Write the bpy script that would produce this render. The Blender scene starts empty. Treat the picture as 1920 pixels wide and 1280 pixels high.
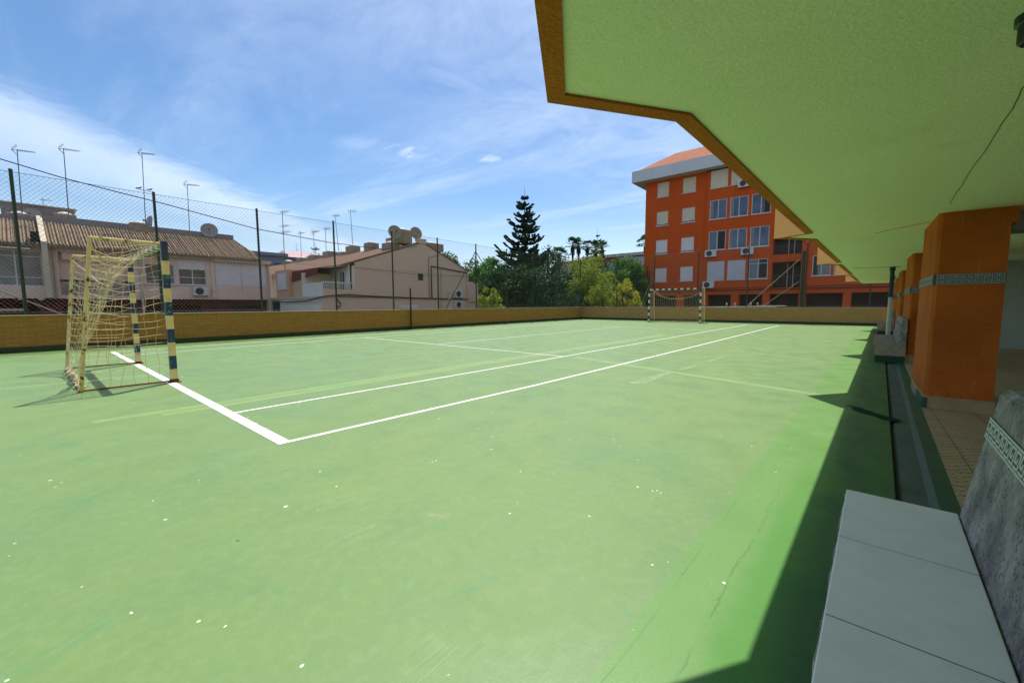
import bpy, bmesh, math, random
from mathutils import Vector, Matrix
R = math.radians
random.seed(7)
SC = bpy.context.scene
COL = SC.collection
PI = math.pi

# ------------------------------------------------------------------ camera
YAW, PITCH, ROLL, FPX = R(-40.278), R(-5.155), R(-.204), 768.2
CAM = Vector((3.653, -1.344, 1.146))
_f = Vector((math.sin(YAW)*math.cos(PITCH), math.cos(YAW)*math.cos(PITCH), math.sin(PITCH)))
_r = Vector((math.cos(YAW), -math.sin(YAW), 0))
_u = _r.cross(_f)
_r2 = _r*math.cos(ROLL)+_u*math.sin(ROLL)
_u2 = -_r*math.sin(ROLL)+_u*math.cos(ROLL)
cd = bpy.data.cameras.new('camera'); cam = bpy.data.objects.new('camera', cd); COL.objects.link(cam)
cd.sensor_width = 36; cd.lens = FPX/1920*36; cd.clip_start = .05; cd.clip_end = 3000
M = Matrix((_r2, _u2, -_f)).transposed().to_4x4(); M.translation = CAM
cam.matrix_world = M
SC.camera = cam

# ------------------------------------------------------------------ light
SUN_DIR = Vector((-.56, .79, 2.10)).normalized()        # towards the sun
SUN_EL = math.asin(SUN_DIR.z); SUN_AZ = math.atan2(SUN_DIR.x, SUN_DIR.y)
SC.view_settings.view_transform = 'Standard'; SC.view_settings.look = 'None'
SC.view_settings.exposure = .55; SC.view_settings.gamma = 1
sd = bpy.data.lights.new('sun', 'SUN'); sd.energy = 3.7; sd.angle = R(.53); sd.color = (1, .955, .88)
so = bpy.data.objects.new('sun', sd); COL.objects.link(so)
so.rotation_mode = 'QUATERNION'; so.rotation_quaternion = SUN_DIR.to_track_quat('Z', 'Y')

# ------------------------------------------------------------------ node helpers
class X:
    """a shader value with arithmetic"""
    def __init__(s, nt, v): s.nt = nt; s.v = v
    def _op(s, op, *a):
        n = s.nt.nodes.new('ShaderNodeMath'); n.operation = op
        for i, q in enumerate((s,)+a):
            q = q.v if isinstance(q, X) else q
            if isinstance(q, (int, float)): n.inputs[i].default_value = q
            else: s.nt.links.new(q, n.inputs[i])
        return X(s.nt, n.outputs[0])
    def __add__(s, o): return s._op('ADD', o)
    def __sub__(s, o): return s._op('SUBTRACT', o)
    def __mul__(s, o): return s._op('MULTIPLY', o)
    def __truediv__(s, o): return s._op('DIVIDE', o)
    def floor(s): return s._op('FLOOR')
    def mod(s, o): return s._op('FLOORED_MODULO', o)
    def abs(s): return s._op('ABSOLUTE')
    def sqrt(s): return s._op('SQRT')
    def lt(s, o): return s._op('LESS_THAN', o)
    def gt(s, o): return s._op('GREATER_THAN', o)
    def mx(s, o): return s._op('MAXIMUM', o)
    def mn(s, o): return s._op('MINIMUM', o)
    def pw(s, o): return s._op('POWER', o)
    def sm(s, a, b, lo=0., hi=1.):
        n = s.nt.nodes.new('ShaderNodeMapRange'); n.interpolation_type = 'SMOOTHSTEP'
        s.nt.links.new(s.v, n.inputs[0])
        for i, q in enumerate((a, b, lo, hi)): n.inputs[1+i].default_value = q
        return X(s.nt, n.outputs[0])
def mixc(nt, f, a, b):
    n = nt.nodes.new('ShaderNodeMix'); n.data_type = 'RGBA'
    for i, q in ((0, f), (6, a), (7, b)):
        q = q.v if isinstance(q, X) else q
        if isinstance(q, (int, float)): n.inputs[i].default_value = q
        elif isinstance(q, tuple): n.inputs[i].default_value = (*q[:3], 1)
        else: nt.links.new(q, n.inputs[i])
    return n.outputs[2]
def coords(nt, scale=None, rot=None, obj=True):
    """world-metre coordinates (Geometry position keeps them the same on every part)"""
    g = nt.nodes.new('ShaderNodeNewGeometry'); o = g.outputs['Position']
    if scale or rot:
        m = nt.nodes.new('ShaderNodeMapping'); nt.links.new(o, m.inputs[0])
        if scale: m.inputs['Scale'].default_value = scale
        if rot: m.inputs['Rotation'].default_value = rot
        o = m.outputs[0]
    return o
def noise(nt, co, scale, detail=4, rough=.55, dist=0):
    n = nt.nodes.new('ShaderNodeTexNoise'); nt.links.new(co, n.inputs['Vector'])
    n.inputs['Scale'].default_value = scale; n.inputs['Detail'].default_value = detail
    n.inputs['Roughness'].default_value = rough; n.inputs['Distortion'].default_value = dist
    return X(nt, n.outputs[0])
def voro(nt, co, scale, feature='F1', out=0, rnd=1):
    n = nt.nodes.new('ShaderNodeTexVoronoi'); nt.links.new(co, n.inputs['Vector']); n.feature = feature
    n.inputs['Scale'].default_value = scale; n.inputs['Randomness'].default_value = rnd
    return X(nt, n.outputs[out])
def sep(nt, co):
    n = nt.nodes.new('ShaderNodeSeparateXYZ'); nt.links.new(co, n.inputs[0])
    return [X(nt, q) for q in n.outputs]
def newmat(name):
    m = bpy.data.materials.new(name); m.use_nodes = True; nt = m.node_tree
    return m, nt, nt.nodes['Principled BSDF']
def bump(nt, b, h, strength=.3, dist=.01):
    n = nt.nodes.new('ShaderNodeBump'); n.inputs['Strength'].default_value = strength; n.inputs['Distance'].default_value = dist
    nt.links.new(h.v, n.inputs['Height']); nt.links.new(n.outputs[0], b.inputs['Normal'])
def mat(name, c, c2=None, rough=.7, sc=3, bs=0, bsc=60, bd=.004, metal=0, spec=None, dirt=None, dsc=1.2, dlim=(.55, .75)):
    """painted / plastered surface: two tones over large patches, fine grain bump, optional stains"""
    m, nt, b = newmat(name)
    co = coords(nt)
    col = mixc(nt, noise(nt, co, sc, 5).sm(.3, .7), c, c2 or tuple(q*.86 for q in c))
    if dirt: col = mixc(nt, noise(nt, co, dsc, 6, .65).sm(*dlim), col, dirt)
    nt.links.new(col, b.inputs['Base Color'])
    b.inputs['Roughness'].default_value = rough; b.inputs['Metallic'].default_value = metal
    if spec is None and rough > .72: spec = .18
    if spec is not None: b.inputs['Specular IOR Level'].default_value = spec
    if bs: bump(nt, b, noise(nt, co, bsc, 3, .6), bs, bd)
    return m

# ------------------------------------------------------------------ world: clear sky with thin cirrus
w = bpy.data.worlds.new('World'); SC.world = w; w.use_nodes = True; nt = w.node_tree
bg = nt.nodes['Background']
sky = nt.nodes.new('ShaderNodeTexSky'); sky.sky_type = 'NISHITA'; sky.sun_disc = False
sky.sun_elevation = SUN_EL; sky.sun_rotation = SUN_AZ
sky.air_density = 1.0; sky.dust_density = .6; sky.ozone_density = 2.2; sky.altitude = 0
tc = nt.nodes.new('ShaderNodeTexCoord')
dx, dy, dz = sep(nt, tc.outputs['Generated'])
dzc = dz.mx(.035)
qx, qy = dx/dzc, dy/dzc
cmb = nt.nodes.new('ShaderNodeCombineXYZ'); nt.links.new(qx.v, cmb.inputs[0]); nt.links.new(qy.v, cmb.inputs[1])
mp = nt.nodes.new('ShaderNodeMapping'); nt.links.new(cmb.outputs[0], mp.inputs[0])
mp.inputs['Rotation'].default_value = (0, 0, R(-48)); mp.inputs['Scale'].default_value = (.35, 1.3, 1)
n1 = noise(nt, mp.outputs[0], 1.1, 9, .62, .5)
n2 = noise(nt, cmb.outputs[0], 2.4, 9, .66, 1.0)
n3 = noise(nt, mp.outputs[0], 5.0, 6, .7, .8)
s_ = (qx+3.0+qy*.9+(n2-.5)*.9)*-1
bank = s_.sm(-.25, .45)*s_.sm(.5, 2.6, 1, .18)*(n1*1.0+.42)
def spot(cx, cy, rx, ry):
    a = (qx-cx+(n2-.5)*.25)/rx; b2 = (qy-cy+(n1-.5)*.2)/ry
    return (a*a+b2*b2).sqrt().sm(0, 1, 1, 0)
wisp = (spot(-2.3, 1.72, .20, .34)*(n3*3.2-1.25)).mx(0)*.9+(spot(-2.02, 2.15, .12, .21)*(n3*3.2-1.15)).mx(0)*.9+(spot(-2.45, 1.4, .22, .2)*n3*.45)
veil = n1.sm(.42, .82)*.42+(qx+1.3+qy*.08).sm(-1.1, 1.2)*.40*n2.sm(.2, .65)
hz = dz.sm(.0, .26, .50, 0)
cl = (bank*.60).mx(wisp).mx(veil).mx(hz).mn(.95)
# richer blue of the sky itself
hs = nt.nodes.new('ShaderNodeHueSaturation'); nt.links.new(sky.outputs[0], hs.inputs['Color']); hs.inputs['Saturation'].default_value = 1.20
skc = mixc(nt, cl, hs.outputs[0], (6.6, 7.5, 9.0))
nt.links.new(skc, bg.inputs['Color']); bg.inputs['Strength'].default_value = .100

# ------------------------------------------------------------------ mesh helpers
ORI = {}
class MB:
    def __init__(s, T=None): s.v = []; s.f = []; s.mi = []; s.T = T; s.m = 0
    def add(s, vs, fs):
        o = len(s.v); s.v += [s.T(*p) if s.T else tuple(p) for p in vs]
        s.f += [tuple(i+o for i in f) for f in fs]; s.mi += [s.m]*len(fs); return s
    def box(s, x0, x1, y0, y1, z0, z1):
        return s.add([(x0,y0,z0),(x1,y0,z0),(x1,y1,z0),(x0,y1,z0),(x0,y0,z1),(x1,y0,z1),(x1,y1,z1),(x0,y1,z1)],
                     [(0,3,2,1),(4,5,6,7),(0,1,5,4),(1,2,6,5),(2,3,7,6),(3,0,4,7)])
    def quad(s, a, b, c, d): return s.add([a, b, c, d], [(0, 1, 2, 3)])
    def prism(s, poly, z0, z1, caps=True):
        n = len(poly)
        fs = [(i, (i+1) % n, n+(i+1) % n, n+i) for i in range(n)]
        if caps: fs += [tuple(range(n))[::-1], tuple(range(n, 2*n))]
        return s.add([(x, y, z0) for x, y in poly]+[(x, y, z1) for x, y in poly], fs)
    def tube(s, pts, r, n=8, r1=None, cap=True):
        """tube through points; r may taper to r1"""
        pts = [Vector(p) for p in pts]; k = len(pts); r1 = r if r1 is None else r1
        vs = []; fs = []; pa = None
        for i, p in enumerate(pts):
            d = (pts[min(i+1, k-1)]-pts[max(i-1, 0)]).normalized()
            if pa is None: pa = d.orthogonal().normalized()
            a = (pa-d*pa.dot(d)); a = a.normalized() if a.length > 1e-6 else d.orthogonal().normalized(); pa = a; b = d.cross(a)
            rr = r+(r1-r)*i/max(k-1, 1)
            for j in range(n):
                t = 2*PI*j/n; vs.append(tuple(p+a*math.cos(t)*rr+b*math.sin(t)*rr))
        for i in range(k-1):
            for j in range(n):
                fs.append((i*n+j, i*n+(j+1) % n, (i+1)*n+(j+1) % n, (i+1)*n+j))
        if cap and n > 2: fs += [tuple(range(n))[::-1], tuple(range((k-1)*n, k*n))]
        return s.add(vs, fs)
    def lathe(s, prof, c, n=16, axis='z'):
        vs = []; fs = []; k = len(prof)
        for r, h in prof:
            for j in range(n):
                t = 2*PI*j/n; a, b = r*math.cos(t), r*math.sin(t)
                vs.append((c[0]+a, c[1]+b, c[2]+h) if axis == 'z' else ((c[0]+h, c[1]+a, c[2]+b) if axis == 'x' else (c[0]+a, c[1]+h, c[2]+b)))
        for i in range(k-1):
            for j in range(n): fs.append((i*n+j, i*n+(j+1) % n, (i+1)*n+(j+1) % n, (i+1)*n+j))
        fs += [tuple(range(n))[::-1], tuple(range((k-1)*n, k*n))]
        return s.add(vs, fs)
    def punched(s, u0, u1, z0, z1, holes, nf=0., dep=.12):
        """a facade sheet at n = nf with real openings (reveals go in by dep). local axes: u, n, z"""
        us = sorted({u0, u1, *[q for h in holes for q in h[:2]]}); zs = sorted({z0, z1, *[q for h in holes for q in h[2:4]]})
        us = [q for q in us if u0 <= q <= u1]; zs = [q for q in zs if z0 <= q <= z1]
        for a, b in zip(us, us[1:]):
            for c, d in zip(zs, zs[1:]):
                mu, mz = (a+b)/2, (c+d)/2
                if any(h[0] < mu < h[1] and h[2] < mz < h[3] for h in holes): continue
                s.quad((a, nf, c), (b, nf, c), (b, nf, d), (a, nf, d))
        for h in holes:
            a, b, c, d = h[:4]; dd = h[4] if len(h) > 4 else dep; e = nf-dd
            s.quad((a, nf, c), (a, e, c), (a, e, d), (a, nf, d)); s.quad((b, nf, c), (b, e, c), (b, e, d), (b, nf, d))
            s.quad((a, nf, c), (b, nf, c), (b, e, c), (a, e, c)); s.quad((a, nf, d), (b, nf, d), (b, e, d), (a, e, d))
            if len(h) > 4: s.quad((a, e, c), (b, e, c), (b, e, d), (a, e, d))
        return s
def _mesh(name, mb, mats, org, smooth):
    me = bpy.data.meshes.new(name)
    me.from_pydata([(x-org[0], y-org[1], z-org[2]) for x, y, z in mb.v], [], mb.f)
    mats = mats if isinstance(mats, (list, tuple)) else [mats]
    for m in mats: me.materials.append(m)
    if len(mats) > 1:
        for p, i in zip(me.polygons, mb.mi): p.material_index = i
    if smooth:
        for p in me.polygons: p.use_smooth = True
    if smooth or len(me.polygons) < 60000:
        bm = bmesh.new(); bm.from_mesh(me); bmesh.ops.recalc_face_normals(bm, faces=bm.faces); bm.to_mesh(me); bm.free()
    if smooth:
        try: me.set_sharp_from_angle(angle=R(40))
        except Exception: pass
    return me
def thing(name, label, cat, loc, group=None):
    o = bpy.data.objects.new(name, None); COL.objects.link(o); o.location = loc; o.empty_display_size = .1
    o['label'] = label; o['category'] = cat
    if group: o['group'] = group
    ORI[o.name] = tuple(loc); return o
def part(name, mb, mats, parent, label=None, smooth=False):
    org = ORI[parent.name]
    o = bpy.data.objects.new(name, _mesh(name, mb, mats, org, smooth)); COL.objects.link(o); o.parent = parent
    ORI[o.name] = org
    if label: o['label'] = label
    return o
def single(name, mb, mats, label, cat, group=None, smooth=False):
    xs, ys, zs = zip(*mb.v); org = ((min(xs)+max(xs))/2, (min(ys)+max(ys))/2, min(zs))
    o = bpy.data.objects.new(name, _mesh(name, mb, mats, org, smooth)); COL.objects.link(o); o.location = org
    ORI[o.name] = org; o['label'] = label; o['category'] = cat
    if group: o['group'] = group
    return o
def struct(name, mb, mats, kind='structure', label=None):
    o = bpy.data.objects.new(name, _mesh(name, mb, mats, (0, 0, 0), False)); COL.objects.link(o); o['kind'] = kind
    ORI[o.name] = (0, 0, 0)
    if label: o['label'] = label
    return o
def copy_tree(o, parent=None, loc=None, rz=None, sc=None, label=None):
    c = o.copy(); COL.objects.link(c); c.parent = parent
    if loc is not None: c.location = loc
    if rz is not None: c.rotation_euler = (0, 0, rz)
    if sc is not None: c.scale = sc
    if label: c['label'] = label
    for ch in o.children: copy_tree(ch, c)
    return c
def bev(o, wdt=.01, seg=2):
    m = o.modifiers.new('bevel', 'BEVEL'); m.width = wdt; m.segments = seg; m.limit_method = 'ANGLE'; m.angle_limit = R(40)
    return o

# ------------------------------------------------------------------ materials
def mat_floor():
    m, nt, b = newmat('court_paint')
    co = coords(nt); x, y, z = sep(nt, co)
    xl = x-y*.028
    a = mixc(nt, noise(nt, co, .45, 10, .68, .4).sm(.38, .64), (.152, .250, .074), (.134, .238, .080))
    a = mixc(nt, noise(nt, co, 1.7, 12, .74, .6).sm(.5, .8)*.55, a, (.100, .225, .075))
    a = mixc(nt, noise(nt, co, 2.6, 6, .6, 1.5).sm(.6, .72)*.5, a, (.085, .235, .095))
    a = mixc(nt, noise(nt, co, 1.1, 9, .8, 2.).sm(.62, .72)*.45, a, (.20, .235, .125))
    a = mixc(nt, noise(nt, co, 16, 8, .75).sm(.42, .75)*.30, a, (.25, .34, .145))
    a = mixc(nt, noise(nt, co, 7, 8, .8).sm(.55, .8)*.35, a, (.125, .195, .080))
    a = mixc(nt, noise(nt, coords(nt, (1, .25, 1), (0, 0, R(-30))), 2.2, 10, .75).sm(.52, .85)*.45, a, (.245, .325, .135))
    # brighter repainted margin in front of the arcade
    band = (xl+(noise(nt, co, 3, 4)-.5)*.05).sm(3.085, 3.10)
    a = mixc(nt, band*.8, a, (.122, .262, .060))
    # second tone strip by the crack, only near
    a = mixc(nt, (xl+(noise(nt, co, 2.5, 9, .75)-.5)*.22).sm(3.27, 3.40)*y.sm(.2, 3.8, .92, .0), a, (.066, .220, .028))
    # crazed cracks of the margin
    wv = nt.nodes.new('ShaderNodeVectorMath'); wv.operation = 'ADD'; nn_ = nt.nodes.new('ShaderNodeTexNoise'); nt.links.new(co, nn_.inputs['Vector']); nn_.inputs['Scale'].default_value = 2.6; nn_.inputs['Detail'].default_value = 6
    nt.links.new(co, wv.inputs[0]); nt.links.new(nn_.outputs[1], wv.inputs[1])
    cr = voro(nt, wv.outputs[0], 2.6, 'DISTANCE_TO_EDGE').sm(.0, .010, 1, 0)
    crm = noise(nt, co, 1.1, 3).sm(.45, .6)*band
    a = mixc(nt, cr*crm*.32, a, (.06, .17, .05))
    # long straight cracks
    lc = (xl-3.13+(noise(nt, co, 1.0, 10, .6)-.5)*.05).abs().sm(.001, .004, 1, 0)*noise(nt, co, 1.4, 3).sm(.40, .5)*y.sm(-1, 3, 1, .2)
    lc2 = (xl-3.285+(noise(nt, co, 1.4, 12, .72)-.5)*.12).abs().sm(.001, .007, 1, 0)*noise(nt, co, 6, 3).sm(.36, .55)*y.sm(.3, 2.6, 1, 0)
    a = mixc(nt, lc.mx(lc2)*.65, a, (.06, .16, .04))
    a = mixc(nt, voro(nt, co, 14).lt(.10)*noise(nt, co, 3, 5).sm(.5, .58)*band*.5, a, (.07, .15, .05))
    # chips: white and dark
    for sc_, th, c, g in ((11, .075, (.58, .64, .50), .58), (2.3, .016, (.55, .61, .47), .50), (5.5, .05, (.55, .62, .47), .50), (7.5, .06, (.60, .66, .50), .56), (1.3, .03, (.42, .40, .27), .4), (3.1, .026, (.04, .07, .04), .40)):
        v = voro(nt, coords(nt, (1, .9, .01)), sc_)
        v = v+(noise(nt, co, 48, 4, .7)-.5)*.07*th*14
        a = mixc(nt, v.lt((noise(nt, co, sc_*1.3, 1)*2.2-.35)*th)*noise(nt, co, .9+sc_*.3, 2).gt(g), a, c)
    # fine scratches
    for rz, th in ((-35, .013), (22, .010), (-62, .010)):
        s = noise(nt, coords(nt, (70, 1.1, 1), (0, 0, R(rz))), 1.0, 2, .5)
        a = mixc(nt, (s-.5).abs().lt(th)*noise(nt, co, 1.4+rz*.01, 3).sm(.60, .74)*.17, a, (.42, .52, .33))
    # rusty worn spots, algae blots
    a = mixc(nt, noise(nt, co, .8, 7, .7, 1.).sm(.66, .74)*noise(nt, co, 9, 4).sm(.4, .6)*.5, a, (.33, .30, .17))
    # canopy shade deepened in the floor colour along the gutter, with old drip stains
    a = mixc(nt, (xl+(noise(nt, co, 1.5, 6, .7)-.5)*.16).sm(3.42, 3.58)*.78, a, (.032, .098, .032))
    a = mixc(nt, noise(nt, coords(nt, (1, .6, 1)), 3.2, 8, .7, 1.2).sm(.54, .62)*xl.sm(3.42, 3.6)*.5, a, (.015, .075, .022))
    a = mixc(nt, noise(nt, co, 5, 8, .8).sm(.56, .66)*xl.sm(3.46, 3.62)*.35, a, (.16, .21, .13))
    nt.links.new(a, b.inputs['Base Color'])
    rg = noise(nt, co, 2.5, 5).sm(.3, .7, .42, .62)
    nt.links.new(rg.v, b.inputs['Roughness']); b.inputs['Specular IOR Level'].default_value = .38
    bump(nt, b, noise(nt, co, 90, 4, .6)+noise(nt, co, 9, 4)*1.2, .22, .004)
    return m
def mat_brick(name, c1, c2, mo, bw, bh, axis, rough=.85, ms=.012, bs=.4):
    m, nt, b = newmat(name)
    x, y, z = sep(nt, coords(nt))
    cb = nt.nodes.new('ShaderNodeCombineXYZ'); nt.links.new((y if axis == 'x' else x).v, cb.inputs[0]); nt.links.new(z.v, cb.inputs[1])
    t = nt.nodes.new('ShaderNodeTexBrick'); nt.links.new(cb.outputs[0], t.inputs['Vector'])
    t.inputs['Scale'].default_value = 1; t.inputs['Brick Width'].default_value = bw; t.inputs['Row Height'].default_value = bh
    t.inputs['Mortar Size'].default_value = ms; t.inputs['Mortar Smooth'].default_value = .4; t.inputs['Bias'].default_value = .1
    for k, c in (('Color1', c1), ('Color2', c2), ('Mortar', mo)): t.inputs[k].default_value = (*c, 1)
    co = coords(nt)
    a = mixc(nt, noise(nt, co, .9, 6, .65).sm(.4, .75)*.35, t.outputs[0], tuple(q*.62 for q in c1))
    a = mixc(nt, noise(nt, co, 14, 4).sm(.4, .7)*.3, a, tuple(min(1, q*1.3) for q in c2))
    a = mixc(nt, noise(nt, coords(nt, (3.2, 3.2, .35)), 1, 8, .75).sm(.55, .72)*.4, a, tuple(q*.5 for q in c1))
    a = mixc(nt, noise(nt, co, 2.6, 8, .8).sm(.60, .70)*.3, a, (.45, .38, .24) if c1[0] < .45 else tuple(q*.8 for q in c1))
    nt.links.new(a, b.inputs['Base Color']); b.inputs['Roughness'].default_value = rough
    b.inputs['Specular IOR Level'].default_value = .15
    bump(nt, b, (X(nt, t.outputs[1])*-1)+noise(nt, co, 60, 3)*.5, bs, .006)
    return m
def mat_render(name, c, c2, sc=1.3, grain=55, bs=.7, bd=.012, streak=None, wear=False, damp=None):
    """rough sprayed wall render"""
    m, nt, b = newmat(name); co = coords(nt)
    a = mixc(nt, noise(nt, co, sc, 6, .6).sm(.3, .7), c, c2)
    a = mixc(nt, noise(nt, co, grain*1.3, 3, .6).sm(.35, .7)*.35, a, tuple(q*.72 for q in c))
    if streak: a = mixc(nt, noise(nt, coords(nt, (7, 7, 2.2)), 1.6, 8, .8).sm(.5, .72)*.85, a, streak); a = mixc(nt, voro(nt, coords(nt, (1, 1, .5)), 95).sm(.15, .38, 1, 0)*noise(nt, co, 11, 6, .8).sm(.42, .56)*.85, a, tuple(q*.4 for q in streak))
    if wear:
        x, y, z = sep(nt, co)
        a = mixc(nt, noise(nt, co, 7, 9, .8).sm(.56, .66)*z.sm(.15, 1.2, .75, .12), a, tuple(q*.45 for q in c))
        a = mixc(nt, noise(nt, coords(nt, (9, 9, 1.2)), 1.5, 6, .7).sm(.58, .72)*.35, a, tuple(min(1, q*1.7+.04) for q in c))
        a = mixc(nt, noise(nt, co, 24, 6, .8).sm(.62, .68)*.5, a, (.42, .33, .22))
    if damp:
        a = mixc(nt, noise(nt, co, 1.3, 9, .72, .8).sm(.56, .70)*.45, a, damp)
        a = mixc(nt, noise(nt, coords(nt, (1, .3, 1)), 2.4, 6, .7).sm(.55, .75)*.3, a, tuple(min(1, q*1.2) for q in c))
    nt.links.new(a, b.inputs['Base Color']); b.inputs['Roughness'].default_value = .9; b.inputs['Specular IOR Level'].default_value = .2
    h = noise(nt, co, grain, 4, .62, .3)+voro(nt, co, grain*.8)*.5
    bump(nt, b, h, bs, bd)
    return m
def mat_tiles_scallop():
    m, nt, b = newmat('scallop_tile'); co = coords(nt); x, y, z = sep(nt, co)
    P = .082; u = x/P; v = y/(P*.5)
    row = v.floor(); fy = v-row
    def ring(rofs):
        rw = row+rofs; off = (rw*.5)
        uu = (u+off).mod(1)-.5; vv = (fy-rofs)*.5
        return (uu*uu+vv*vv).sqrt()
    d0 = ring(0); d1 = ring(1)
    e = (d0-.5).abs().sm(.0, .10, 1, 0).mx((d1-.5).abs().sm(.0, .10, 1, 0)*d0.gt(.5))
    # 33 cm tiles: joints
    jx = ((x/.33).mod(1)-.5).abs().gt(.488); jy = ((y/.33).mod(1)-.5).abs().gt(.488)
    a = mixc(nt, noise(nt, co, 4, 4).sm(.3, .7), (.44, .30, .155), (.54, .38, .21))
    a = mixc(nt, d0.sm(.1, .5)*.35, a, (.52, .40, .25))
    a = mixc(nt, e.mx(jx).mx(jy)*.85, a, (.07, .045, .024))
    nt.links.new(a, b.inputs['Base Color']); b.inputs['Roughness'].default_value = .45
    bump(nt, b, d0*-1-e, .5, .004); return m
def mat_leaf(name, c, c2, tr=.35, rough=.55):
    m, nt, b = newmat(name)
    g = nt.nodes.new('ShaderNodeNewGeometry'); rn = X(nt, g.outputs['Random Per Island'])
    a = mixc(nt, rn, c, c2)
    a = mixc(nt, noise(nt, coords(nt), .9, 3).sm(.4, .7)*.5, a, tuple(q*.7 for q in c))
    nt.links.new(a, b.inputs['Base Color']); b.inputs['Roughness'].default_value = rough
    b.inputs['Specular IOR Level'].default_value = .3
    t = nt.nodes.new('ShaderNodeBsdfTranslucent'); nt.links.new(a, t.inputs[0])
    s = nt.nodes.new('ShaderNodeMixShader'); s.inputs[0].default_value = tr
    nt.links.new(b.outputs[0], s.inputs[1]); nt.links.new(t.outputs[0], s.inputs[2])
    nt.links.new(s.outputs[0], nt.nodes['Material Output'].inputs[0]); return m
def mat_glass(name, c=(.02, .03, .045), rough=.06):
    m, nt, b = newmat(name); co = coords(nt)
    nt.links.new(mixc(nt, noise(nt, co, .8, 3).sm(.35, .65), c, tuple(q*2.6+.01 for q in c)), b.inputs['Base Color'])
    b.inputs['Roughness'].default_value = rough; b.inputs['Specular IOR Level'].default_value = .8; return m
def mat_rooftile(name, c1, c2, along='y', p=.22):
    m, nt, b = newmat(name); co = coords(nt); x, y, z = sep(nt, co)
    k = (y if along == 'y' else x)/p; d = x if along == 'y' else y
    w1 = (k.mod(1)-.5).abs()*2; r1 = ((d/.36).mod(1))
    a = mixc(nt, noise(nt, co, 2.2, 5, .7).sm(.35, .7), c1, c2)
    a = mixc(nt, voro(nt, coords(nt, (1/.36, 1/p, 1) if along == 'y' else (1/p, 1/.36, 1)), 1, out=0).sm(.1, .6)*.3, a, tuple(q*.55 for q in c1))
    a = mixc(nt, w1.sm(.62, .95)*.75, a, tuple(q*.22 for q in c1))
    a = mixc(nt, r1.lt(.12)*.35, a, tuple(q*.35 for q in c1))
    nt.links.new(a, b.inputs['Base Color']); b.inputs['Roughness'].default_value = .9; b.inputs['Specular IOR Level'].default_value = .15
    bump(nt, b, w1*-1, .8, .05); return m
def mat_shutter(name, c, pitch=.045):
    m, nt, b = newmat(name); co = coords(nt); x, y, z = sep(nt, co)
    e = ((z/pitch).mod(1)-.5).abs().gt(.40)
    a = mixc(nt, noise(nt, co, 1.5, 4).sm(.3, .7), c, tuple(q*.9 for q in c)); a = mixc(nt, e*.30, a, tuple(q*.45 for q in c))
    nt.links.new(a, b.inputs['Base Color']); b.inputs['Roughness'].default_value = .55
    bump(nt, b, ((z/pitch).mod(1)-.5).abs()*-1, .4, .01); return m
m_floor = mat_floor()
m_line = mat('white_line_paint', (.80, .80, .76), (.66, .68, .62), .6, 11, .3, 80, .003, dirt=(.36, .45, .30), dsc=16, dlim=(.60, .74))
m_oldline = mat('faded_yellow_line_paint', (.210, .315, .088), (.175, .285, .085), .6, 3, .2, 80, .002, dirt=(.15, .29, .12), dsc=2.2, dlim=(.5, .7))
m_gutter = mat('gutter_cement_green', (.085, .12, .085), (.05, .085, .055), .7, 2.5, .5, 40, .006, dirt=(.03, .045, .03), dsc=6)
m_kerb = mat('kerb_dark_green_paint', (.026, .090, .048), (.018, .066, .036), .5, 4, .3, 50, .003)
m_slit = mat('dark_slit', (.012, .014, .012))
m_brick = mat_brick('ochre_brick_x', (.39, .24, .058), (.30, .18, .044), (.21, .14, .06), .25, .055, 'x')
m_brick2 = mat_brick('ochre_brick_y', (.42, .29, .11), (.34, .225, .085), (.25, .17, .08), .25, .055, 'y')
m_coping = mat('coping_cement', (.50, .46, .38), (.38, .34, .28), .8, 6, .3, 40)
m_band = mat('dark_green_wall_paint', (.008, .045, .016), (.006, .034, .012), .55, 4, .2)
m_asph = mat('street_asphalt', (.055, .055, .055), (.04, .04, .04), .9, 1, .4)
m_fpost = mat('fence_post_dark_green', (.010, .042, .026), (.007, .03, .02), .45, 4)
m_fpost2 = mat('fence_brace_tan', (.30, .24, .15), (.20, .16, .11), .6, 6)
m_fpost3 = mat('fence_brace_grey', (.16, .18, .17), (.11, .12, .12), .6, 6)
m_wire = mat('fence_wire_green', (.11, .15, .13), (.08, .12, .10), .5, 4)
m_ceil = mat_render('green_soffit_render', (.81, .85, .59), (.74, .80, .52), .55, 80, .42, .008, damp=(.64, .70, .40))
m_rim = mat_render('orange_rim_render', (.54, .165, .020), (.40, .12, .016), 1.6, 60, .9, .014)
m_orange = mat_render('orange_column_render', (.54, .128, .020), (.37, .090, .015), 1.8, 70, .6, .010, wear=True)
m_peach = mat_render('peach_facade_render', (.90, .46, .18), (.84, .42, .16), 1.2, 50, .5, .01)
m_plinth = mat('beige_plinth_tile', (.40, .28, .15), (.31, .21, .11), .5, 12, .4, 25)
m_palew = mat('pale_green_plaster', (.42, .47, .40), (.37, .42, .36), .8, 1)
m_keyd = mat('meander_dark_tile', (.07, .085, .105), (.05, .06, .08), .3, 30)
m_keyl = mat('meander_light_tile', (.42, .43, .44), (.34, .35, .37), .3, 30)
m_seat = mat('pale_grey_seat_tile', (.80, .765, .71), (.74, .71, .665), .55, 9, .5, 130, .0016)
m_grout = mat('dark_grout', (.09, .10, .105))
m_bench = mat_render('rough_grey_bench_render', (.44, .40, .36), (.15, .13, .12), 6.5, 26, 1.0, .03, streak=(.07, .06, .06))
m_bench2 = mat('beige_speckled_bench_face', (.36, .29, .22), (.25, .20, .15), .8, 14, .3)
m_pipeg = mat('pipe_dark_green', (.010, .022, .016), (.008, .018, .012), .4, 5)
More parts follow.
